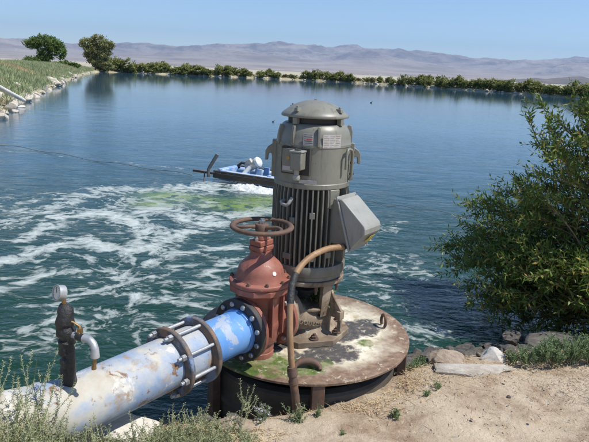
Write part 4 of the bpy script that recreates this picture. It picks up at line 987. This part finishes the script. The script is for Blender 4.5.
def branch_set(mb, base, tips, r0, bend=.25, seed=0):
    r = random.Random(seed)
    for tp in tips:
        b0 = Vector(base); tp = Vector(tp); m1 = b0.lerp(tp, .45)+Vector((r.uniform(-1, 1), r.uniform(-1, 1), r.uniform(.0, .8)))*bend*(tp-b0).length*.35
        mb.tube([b0, b0.lerp(m1, .5)+Vector((0, 0, .05)), m1, m1.lerp(tp, .5), tp], [r0, r0*.8, r0*.6, r0*.4, r0*.15], 6)
def make_tree(name, lobes, leafm, n, L, W, trunk_h, r0, label, cat, loc, seed, hollow=.35):
    t = empty(name, loc, 0, label, cat)
    mb = MB(); mb.tube([(0, 0, -.5), (.05, 0, trunk_h*.5), (0, .05, trunk_h)], [r0*1.3, r0, r0*.8], 10)
    branch_set(mb, (0, 0, trunk_h*.9), [l[:3] for l in lobes], r0*.6, .3, seed)
    mb.build('trunk', 'bark', t, 60)
    V, Fq = crown_leaves(lobes, n, L, W, seed=seed, hollow=hollow); npmesh('crown', V, Fq, leafm, t)
    return t
p97 = (-55.5, 164)
# left tree: umbrella-like crown over a leaning lower mass, standing beyond the dike crest (about 120 m off)
def az_pt(x, y, dist): d = ray(x, y); s_ = dist/math.hypot(d.x, d.y); return Vector((d.x*s_, d.y*s_, CAMZ+d.z*s_))
q = az_pt(44, 60, 125)
make_tree('tree', [(-1.9, 0, 4.7, 1.7, 1.6, 1.1), (.2, .3, 5.3, 2.0, 1.8, .95), (2.2, 0, 4.2, 1.9, 1.6, 1.2), (3.2, 0, 3.2, 1.0, 1.0, 1.2), (.3, 0, 2.6, 1.5, 1.4, 1.3), (-.6, .2, 1.7, 1.2, 1.0, .9)],
          'dark_tree_leaf', 9000, .42, .22, 1.9, .28, 'dark green spreading tree with flat-topped crown behind the left dike', 'tree', (q.x, q.y, .1), 3)
q2 = az_pt(30, 60, 122)
make_tree('bush', [(0, 0, .9, 1.3, 1.2, .85), (-.9, 0, .6, .7, .7, .6), (.9, 0, .8, .8, .8, .7)], 'dark_tree_leaf', 2600, .35, .2, .4, .12, 'rounded dark green bush at the foot of the spreading tree', 'bush', (q2.x, q2.y, .55), 5)
for k_, (bx, s_) in enumerate(((58, .9), (66, 1.1), (73, .7), (8, .6), (15, .7))):
    qq = az_pt(bx, 60, 130); 
    make_tree('bush', [(0, 0, .5*s_, 1.6*s_, 1.2*s_, .6*s_), (1.1*s_, 0, .4*s_, 1.1*s_, .8*s_, .5*s_)], 'dark_tree_leaf' if k_ < 3 else 'shrub_leaf_olive', 1300, .32, .2, .3, .08,
              ['low dark bush on the dike crest just right of the spreading tree', 'wider low bush on the dike crest between the two trees', 'smallest low bush on the dike crest, nearest the olive tree', 'low olive bush at the far left on the dike crest', 'low olive bush second from the left on the dike crest'][k_], 'bush', (qq.x, qq.y, .55), 20+k_)
q3 = Vector((-55.9, 161.0, -.6))
make_tree('tree', [(-2.2, 0, 7.3, 2.2, 2.0, 1.5), (.4, .3, 8.1, 2.2, 2.0, 1.4), (2.8, 0, 6.9, 2.2, 1.9, 1.4), (-.6, 0, 5.4, 2.6, 2.2, 2.0), (1.9, 0, 4.4, 2.6, 2.2, 1.9), (.6, 0, 2.3, 2.8, 2.2, 1.7), (2.9, 0, 1.6, 2.0, 1.8, 1.3), (-1.2, 0, 3.6, 1.8, 1.6, 1.6), (4.3, 0, 7.0, .9, .8, .8)],
          'olive_tree_leaf', 15000, .5, .26, 2.6, .3, 'tall loose olive green tree at the water where the dike ends', 'tree', q3, 8, .2)
# shrubs on the far shore: a few prototypes, then copies
SH = []
for i in range(6):
    t = empty('shore_shrub', (0, 0, 0), 0); s_ = [1, 1.1, .9, 1, 1.15, .85][i]; rr_ = np.random.default_rng(100+i)
    lob = [(rr_.uniform(-.9, .9), rr_.uniform(-.5, .5), rr_.uniform(.7, 1.5)*s_, rr_.uniform(.9, 1.3), 1.0, rr_.uniform(.8, 1.1)*s_) for _ in range(4)]+[(0, 0, .3, 1.4, 1.1, .6)]
    mb = MB(); branch_set(mb, (0, 0, -.3), [l[:3] for l in lob]+[(rr_.uniform(-1, 1), 0, 2.2) for _ in range(3)], .06, .3, i); mb.build('stems', 'bark', t, 60)
    V, Fq = crown_leaves(lob, 1700, .34, .2, seed=200+i, hollow=.2); npmesh('foliage', V, Fq, 'shrub_leaf' if i % 3 else 'shrub_leaf_olive', t)
    SH.append(t)
used = set()
def shrub(i_, x, y, z, s, label, group):
    o = SH[i_]
    if i_ in used: o = copy_tree(o)
    used.add(i_); o.location = (x, y, z); o.rotation_euler = (0, 0, random.uniform(0, 6.3)); o.scale = (s*random.uniform(1.0, 1.35), s*random.uniform(.95, 1.3), s*random.uniform(.7, 1.0)); tag(o, label, 'shrub', group); return o
# density along the far shore follows gaps seen in the row (by direction from the lake's near end)
def dens(x, y):
    a = x/y
    for lo_, hi_, d_, s_ in ((-.33, -.165, 1.0, 1.5), (-.165, -.09, 1.0, 1.35), (-.09, -.075, .9, .85), (-.075, -.035, 1.0, 1.3), (-.035, .0, 1.0, .75), (.0, .08, 1.0, 1.4), (.08, .12, 1.0, .62), (.12, .17, 1.0, .8), (.17, 1.3, 1.0, 1.3)):
        if lo_ <= a < hi_: return d_, s_
    return 0, 1
last = None
for i in range(len(A)):
    if not far_mask[i]: continue
    x_, y_ = A[i]
    if y_ < 55: continue
    if last is not None and (A[i]-last)@(A[i]-last) < (1.4 if y_ > 120 else 1.15)**2: continue
    last = A[i].copy(); d_, s_ = dens(x_, y_)
    if random.random() < d_:
        off = random.uniform(.3, 2.6); bx, by, bz = bank_pt(i, off)
        shrub(random.choice([1, 2, 4, 5]) if s_ > .8 or random.random() < .4 else random.choice([0, 3]), bx, by, bz, s_*random.uniform(.8, 1.1), 'rounded green tamarisk-like shrub in the row along the far shore', 'shrubs along the far shore')
for i_ in range(6):
    if i_ not in used: shrub(i_, *bank_pt(np.argmax(A[:, 0] > 20+5*i_), 1.5), .5, 'small olive shrub in a gap of the far shore row', 'small shrubs in the far shore gaps')
# grass on the dike: stuff
def grass_field(name, pts, h, per, mat, wdt, label, spread=.25, lean=.5):
    P = np.repeat(np.array(pts), per, 0); n = len(P); P = P+np.stack([rng.normal(size=n)*spread, rng.normal(size=n)*spread, np.zeros(n)], 1)
    D = unit(np.stack([rng.normal(size=n)*lean, rng.normal(size=n)*lean, np.ones(n)], 1)); Hh = np.repeat(np.array(h), per)*rng.uniform(.5, 1.2, n)
    Nn = unit(np.stack([rng.normal(size=n), rng.normal(size=n), rng.normal(size=n)*.2], 1)); V, Fq = leaves(P, D, Nn, Hh, wdt)
    o = npmesh(name, V, Fq, mat); return tag(o, label, 'grass', kind='stuff')
pts = []; hh_ = []; pts2 = []; hh2 = []
idx = [i for i in range(len(A)) if not far_mask[i] and A[i][1] > 6]
wts = np.array([1.0/max(1, (A[i][1]/30))**.6 for i in idx]); seglen = np.array([np.linalg.norm(A[min(i+1, len(A)-1)]-A[i]) for i in idx]); wts = wts*seglen; wts /= wts.sum()
for _ in range(34000):
    i = int(rng.choice(idx, p=wts)); off = rng.uniform(.9, 12) if rng.random() < .8 else rng.uniform(.6, 4); x_, y_, z_ = bank_pt(i, off)
    x_ += rng.uniform(-.5, .5); y_ += rng.uniform(-.8, .8)
    patch = mn.fractal(Vector((x_*.12, y_*.12, 0)), .9, 2, 3)
    if patch > .45: pts2.append((x_, y_, z_-.05)); hh2.append(rng.uniform(.25, .5))
    else: pts.append((x_, y_, z_-.05)); hh_.append(rng.uniform(.22, .5)*(1+.9*max(0, -patch)))
grass_field('dike_grass', pts, hh_, 9, 'sage_grass', .045, 'grey-green sage grass covering the left dike', .3)
grass_field('dry_grass', pts2, hh2, 8, 'dry_grass', .04, 'straw coloured dry grass patches on the left dike', .3)
pts = []; hh_ = []
for i in range(len(A)):
    if far_mask[i] and A[i][1] > 50:
        for _ in range(16):
            x_, y_, z_ = bank_pt(i, rng.uniform(.5, 9)); pts.append((x_+rng.uniform(-1, 1), y_+rng.uniform(-1, 1), z_-.05)); hh_.append(rng.uniform(.2, .6))
grass_field('far_bank_grass', pts, hh_, 6, 'dry_grass', .12, 'dry tan grass on the far bank between the shrubs', .4)

# big willow at right: curved branches with long narrow leaves
wb = empty('willow_bush', (3.7, 5.9, -.7), 0, 'large leafy willow bush overhanging the water on the right bank', 'bush')
base = Vector((3.9, 5.75, -.75)); bo = Vector(wb.location)
brm = MB(); LP = []; LD = []; LL = []
rb = random.Random(11)
def env_top(x):   # outline height of the bush against x
    return np.interp(x, [1.75, 1.95, 2.15, 2.45, 2.8, 3.2, 3.7, 4.3, 5.2, 6.2, 6.8], [-.4, .1, .48, .92, 1.42, 1.8, 2.0, 2.05, 1.85, 1.1, -.2])
NBR = 1150
for i in range(NBR):
    x_ = 1.85+4.7*rb.random()**.95; top = float(env_top(x_))
    shoot = rb.random() < .22 and x_ > 2.6
    u_ = rb.random()**(.5 if i % 2 else 1.1)
    z_ = -.6+(top+.6)*u_+(rb.uniform(.1, .32) if shoot else 0)
    rel = max(0, 1-((x_-4.2)/2.6)**2)**.5
    y_ = 5.9+(rb.random()*2-1)*(1.15*rel+.15)*(1-.35*u_)
    y_ += max(0, 3.0-x_)*.45
    if u_ < .4: y_ -= .25
    if i % 3 == 0:
        x_ = rb.uniform(2.1, 4.6); z_ = rb.uniform(-.72, .15); y_ = rb.uniform(4.85, 5.5)+max(0, 3-x_)*.75; shoot = False
    tip = Vector((x_, y_, z_)); b0 = base+Vector((rb.uniform(-.6, .9), rb.uniform(-.35, .35), 0))
    m1 = b0.lerp(tip, .5)+Vector((rb.uniform(-.15, .15), rb.uniform(-.15, .15), .12+.16*(tip-b0).length*rb.random()))
    end = tip+Vector((rb.uniform(-.05, .05), 0, rb.uniform(-.12, .06) if not shoot else .1))
    pts = spline([b0, m1, tip.lerp(m1, .25)+Vector((0, 0, .05)), end], 7)
    L_ = sum((pts[k+1]-pts[k]).length for k in range(len(pts)-1))
    brm.tube([p-bo for p in pts], [.011*(1-.85*k/(len(pts)-1))+.001 for k in range(len(pts))], 4, cap=False)
    # side twigs
    for tw in range(5):
        k0 = rb.randint(7, len(pts)-3); s0 = pts[k0]; td = (pts[k0+1]-pts[k0]).normalized()
        od = (td+Vector((rb.uniform(-1, 1), rb.uniform(-1, 1), rb.uniform(-.3, .9)))*.9).normalized(); tl_ = rb.uniform(.14, .36)
        tp_ = [s0+od*tl_*q_+Vector((0, 0, .03*q_*q_)) for q_ in (0, .5, 1)]
        brm.tube([p-bo for p in tp_], [.003, .0022, .0012], 3, cap=False)
        nl = int(tl_/.021)
        for j in range(nl):
            t = (j+.6)/nl; p = tp_[0].lerp(tp_[2], t); LP.append(p-bo)
            sd = od.orthogonal(); sd.rotate(Matrix.Rotation(j*2.4+tw, 3, od)); LD.append((od*.75+sd*.75+Vector((0, 0, .12)))); LL.append(rb.uniform(.045, .085))
    nl = int(L_*.55/.026)
    for j in range(nl):
        f = .45+.55*(j+.5)/nl; k0 = min(int(f*(len(pts)-1)), len(pts)-2); fr = f*(len(pts)-1)-k0; p = pts[k0].lerp(pts[k0+1], fr); od = (pts[k0+1]-pts[k0]).normalized()
        sd = od.orthogonal(); sd.rotate(Matrix.Rotation(j*2.4, 3, od)); LP.append(p-bo); LD.append(od*.6+sd*.8+Vector((0, 0, .15))); LL.append(rb.uniform(.05, .095))
brm.build('branches', 'twig', wb, 60)
LP = np.array(LP); LD = np.array(LD); n = len(LP); LL = np.array(LL)
V, Fq = leaves(LP, LD+rng.normal(size=(n, 3))*.15, unit(rng.normal(size=(n, 3))*.8+np.array([0, -.1, .7])), LL, LL*rng.uniform(.2, .34, n))
npmesh('foliage', V, Fq, 'willow_leaf', wb)

# weeds: branching stems set with tiny leaves
def weed(x, y, z, h, nst, label, leafm='weed_leaf', spread=.5, seed=0, dens_=1.0, lsz=.011, flower=False, group=None, name='weed', curl=.35):
    r = random.Random(seed); t = empty(name, (x, y, z), 0, label, 'weed', group)
    mb = MB(); P = []; D = []; FP = []
    for s_ in range(nst):
        a = r.uniform(0, 6.28); ln = h*r.uniform(.55, 1.1); out_ = spread*r.uniform(.3, 1)
        d0 = Vector((math.cos(a)*out_, math.sin(a)*out_, 1)).normalized(); cur = Vector((0, 0, 0))+Vector((r.uniform(-.02, .02), r.uniform(-.02, .02), -.01))
        cd_ = d0.copy(); pts = [cur.copy()]; nn_ = 8
        for k in range(nn_):
            cd_ = (cd_+Vector((r.uniform(-.2, .2), r.uniform(-.2, .2), curl*.25))).normalized(); cur = cur+cd_*ln/nn_; pts.append(cur.copy())
        mb.tube(pts, [.0028*(1-.7*k/nn_)+.0005 for k in range(nn_+1)], 4, cap=False)
        twigs = [(pts, .35)]
        for b_ in range(r.randint(4, 7)):
            k = r.randint(2, nn_-1); o0 = pts[k]; sd = Vector((r.uniform(-1, 1), r.uniform(-1, 1), r.uniform(.2, .9))).normalized(); l2 = ln*r.uniform(.18, .38)
            tp_ = [o0, o0+sd*l2*.5, o0+sd*l2*.85+Vector((0, 0, l2*.25)), o0+sd*l2+Vector((0, 0, l2*.5))]
            mb.tube(tp_, [.0018, .0014, .0011, .0007], 3, cap=False); twigs.append((tp_, 0))
        for tp_, f0 in twigs:
            L_ = sum((tp_[k+1]-tp_[k]).length for k in range(len(tp_)-1)); nl = int(L_/.0045*dens_)
            for j in range(nl):
                f = f0+(1-f0)*(j+.5)/max(nl, 1); kf_ = f*(len(tp_)-1); k = min(int(kf_), len(tp_)-2); p = tp_[k].lerp(tp_[k+1], kf_-k); od = (tp_[k+1]-tp_[k]).normalized()
                sd = od.orthogonal(); sd.rotate(Matrix.Rotation(j*2.4, 3, od)); P.append(p); D.append(od*.7+sd)
            if flower and r.random() < .5: FP += [tp_[-1]+Vector((r.uniform(-.008, .008), r.uniform(-.008, .008), r.uniform(-.01, .005))) for _ in range(6)]
    mb.build('stems', 'weed_stem', t, 60)
    n = len(P); V, Fq = leaves(np.array(P), np.array(D), rvec(n), lsz*rng.uniform(.6, 1.3, n), lsz*.42); npmesh('leaves', V, Fq, leafm, t)
    if FP:
        n = len(FP); V, Fq = leaves(np.array(FP), rvec(n), rvec(n), .011, .008); npmesh('flowers', V, Fq, 'pale_flower', t)
    return t
gl_ = 'pale green wiry weed in the thicket in front of the pipe at lower left'
k_ = 0
for (x_, y_, h_, ns) in [(-1.12, 1.98, .52, 17), (-1.03, 2.05, .44, 17), (-.96, 1.93, .46, 16), (-.9, 2.08, .36, 15), (-.84, 2.0, .36, 14), (-1.2, 2.05, .55, 14), (-.78, 2.12, .3, 13), (-1.0, 1.86, .5, 16), (-1.1, 1.85, .5, 14),
                          (-.70, 2.26, .3, 13), (-.62, 2.33, .28, 13), (-.55, 2.42, .26, 13), (-.48, 2.5, .24, 13), (-.40, 2.46, .24, 12), (-.30, 2.5, .2, 12), (-.2, 2.52, .17, 11), (-.60, 2.5, .22, 10), (-.34, 2.36, .22, 14), (-.46, 2.3, .26, 14), (-.2, 2.4, .2, 12), (-.1, 2.48, .12, 8), (-.74, 2.1, .36, 12), (-1.05, 1.95, .4, 18), (-.98, 2.02, .36, 18), (-.9, 1.96, .38, 18), (-1.14, 1.9, .46, 18), (-.85, 2.12, .3, 16), (-.66, 2.3, .2, 16), (-.52, 2.34, .2, 16), (-.4, 2.42, .18, 16), (-.3, 2.42, .16, 14), (-.58, 2.42, .2, 16), (-1.08, 2.0, .5, 22), (-1.18, 1.98, .52, 22), (-1.0, 1.98, .4, 22), (-.93, 1.9, .42, 20), (-.8, 2.05, .3, 18), (-.16, 2.5, .14, 12), (-1.22, 1.98, .68, 8), (-1.16, 2.02, .62, 6), (-1.28, 2.0, .7, 8)]:
    weed(x_, y_, gz(x_, y_)-.01, h_, ns+5, gl_, seed=300+k_, group='wiry weeds in front of the pipe'); k_ += 1
# two taller sprigs standing against the dark well
for (x_, y_, h_, lb) in ((236, 432, .3, 'thin tall sprig standing alone against the dark well'), (205, 430, .2, 'curled branching sprig in front of the shadow under the pipe'), (30, 470, .62, 'tallest wiry weed near the left edge, reaching up in front of the water')):
    p = at(x_, y_, -.13); weed(p.x, p.y, gz(p.x, p.y)-.01, h_, 3, lb, seed=int(x_)+9, spread=.35, curl=.6)
for (x_, y_, h_, ns, lb) in ((262, 420, .12, 9, 'small flowering weed just left of the conduit foot'), (296, 424, .13, 9, 'small leafy weed at the foot of the conduit'), (316, 420, .1, 7, 'small leafy weed right of the conduit beside the steel post')):
    p = at(x_, y_, -.17); weed(p.x, p.y, gz(p.x, p.y)-.01, h_, ns, lb, 'green_weed_leaf', .5, int(x_), 1, .013, x_ == 262)
for (x_, y_, h_, ns, lb) in ((395, 420, .07, 5, 'small green seedling on bare dirt below the cover plate'), (428, 398, .05, 4, 'small green sprig right of the cover plate, lower of two'), (437, 390, .06, 3, 'small green sprig right of the cover plate, upper of two'), (345, 440, .05, 6, 'low green weed at the bottom edge near the middle'), (365, 415, .02, 3, 'tiny green seedling on the bare dirt'), (408, 414, .02, 3, 'tiny seedling right of the larger seedling')):
    p = at(x_, y_, -.18); weed(p.x, p.y, gz(p.x, p.y)-.004, h_, ns, lb, 'green_weed_leaf', .7, int(x_)+50, 1.4, .014)
for k_, (x_, y_, h_, ns) in enumerate(((525, 366, .13, 16), (540, 364, .17, 18), (556, 366, .15, 16), (572, 364, .18, 18), (589, 364, .18, 18), (608, 366, .2, 18), (512, 364, .1, 10), (548, 356, .16, 12), (580, 355, .16, 14), (630, 368, .2, 18))):
    p = at(x_, y_, -.2); weed(p.x, p.y, gz(p.x, p.y)-.01, h_, ns, 'leafy grey-green weed in the row along the bank crest below the willow', 'green_weed_leaf', .8, 700+k_, 1.0, .017, group='green weeds along the right bank crest')
for k_, (x_, y_, h_, ns) in enumerate(((412, 372, .09, 12), (421, 366, .1, 12), (408, 362, .08, 8))):
    p = at(x_, y_, -.22); weed(p.x, p.y, gz(p.x, p.y)-.01, h_, ns, ['green weed touching the right rim of the cover plate', 'green weed between the cover plate and the tan lump', 'small weed behind the right rim of the cover plate'][k_], 'green_weed_leaf', .8, 800+k_, 1.0, .014)
# straw and twigs lying on the dirt: stuff
def litter(name, n, region, ln, mat, label, wd=.0035):
    P = []; D = []
    while len(P) < n:
        x_, y_ = region(); z_ = gz(x_, y_)+.012; P.append((x_, y_, z_+random.uniform(0, .012))); a = random.uniform(0, 6.28); D.append((math.cos(a), math.sin(a), random.uniform(-.12, .25)))
    V, Fq = leaves(np.array(P), np.array(D), unit(np.array([[0, 0, 1.]]*n)+rng.normal(size=(n, 3))*.5), np.array([random.uniform(*ln) for _ in range(n)]), wd)
    return tag(npmesh(name, V, Fq, mat), label, 'litter', kind='stuff')
def near_plate():
    a = random.uniform(-1.9, .1); r_ = .735+abs(random.gauss(.02, .09)); return C.x+r_*math.cos(a), C.y+r_*math.sin(a)
litter('straw_litter', 1100, near_plate, (.02, .09), 'straw', 'dry straw scattered along the edge of the cover plate')
def crest_r():
    x_ = random.uniform(.75, 3.2); return x_, float(np.interp(x_, SX, SE))+random.gauss(-.12, .13)
litter('straw_litter', 1800, crest_r, (.015, .07), 'straw', 'dry straw and twigs along the crest of the right bank')
def all_r(): return random.uniform(-1.0, 3.2), random.uniform(2.3, 3.6)
litter('twig_litter', 500, all_r, (.012, .05), 'twig', 'small dark twigs scattered over the bare dirt', .004)
def left_r(): return random.uniform(-1.6, .1), random.uniform(2.35, 2.8)
def dark_patch():
    return random.gauss(2.15, .35), random.gauss(3.35, .16)
litter('twig_litter', 900, dark_patch, (.012, .06), 'twig', 'brown twig litter on the dirt at right', .0035)
litter('weed_litter', 3500, left_r, (.02, .07), 'straw', 'dry stalks matted beneath the wiry weeds')
for _ in range(0): pass
# pebbles: stuff
pb_ = MB(); 
for _ in range(900):
    x_ = random.uniform(-1, 3.2); y_ = random.uniform(2.2, 4.0); s_ = random.uniform(.002, .007) if random.random() < .93 else random.uniform(.008, .014)
    if y_ > np.interp(x_, SX, SE)+.3: continue
    pb_.lathe([(0, -s_*.5), (s_, 0), (s_*.6, s_*.5), (0, s_*.6)], 5, (x_, y_, gz(x_, y_)+.008), cap=False)
tag(pb_.build('pebbles', 'tan_rock', None, 0), 'tiny pebbles scattered on the pale dirt', 'pebbles', kind='stuff')
# two water birds far out
for (x_, y_, lb) in ((371, 103, 'tiny dark water bird on open water right of the motor cap'), (273, 122, 'tiny dark water bird on the water left of the motor cap')):
    p = at(x_, y_, WZ); t = empty('water_bird', (p.x, p.y, WZ), .6, lb, 'bird')
    s_ = math.hypot(p.x, p.y)/80.
    MB().tube([(-.2*s_, 0, .1*s_), (-.12*s_, 0, .07*s_), (0, 0, .06*s_), (.12*s_, 0, .07*s_), (.16*s_, 0, .13*s_), (.17*s_, 0, .2*s_), (.2*s_, 0, .21*s_), (.27*s_, 0, .2*s_)],
              [.01*s_, .05*s_, .085*s_, .065*s_, .028*s_, .03*s_, .03*s_, .005*s_], 10).build('body', 'bird_dark', t, 60)
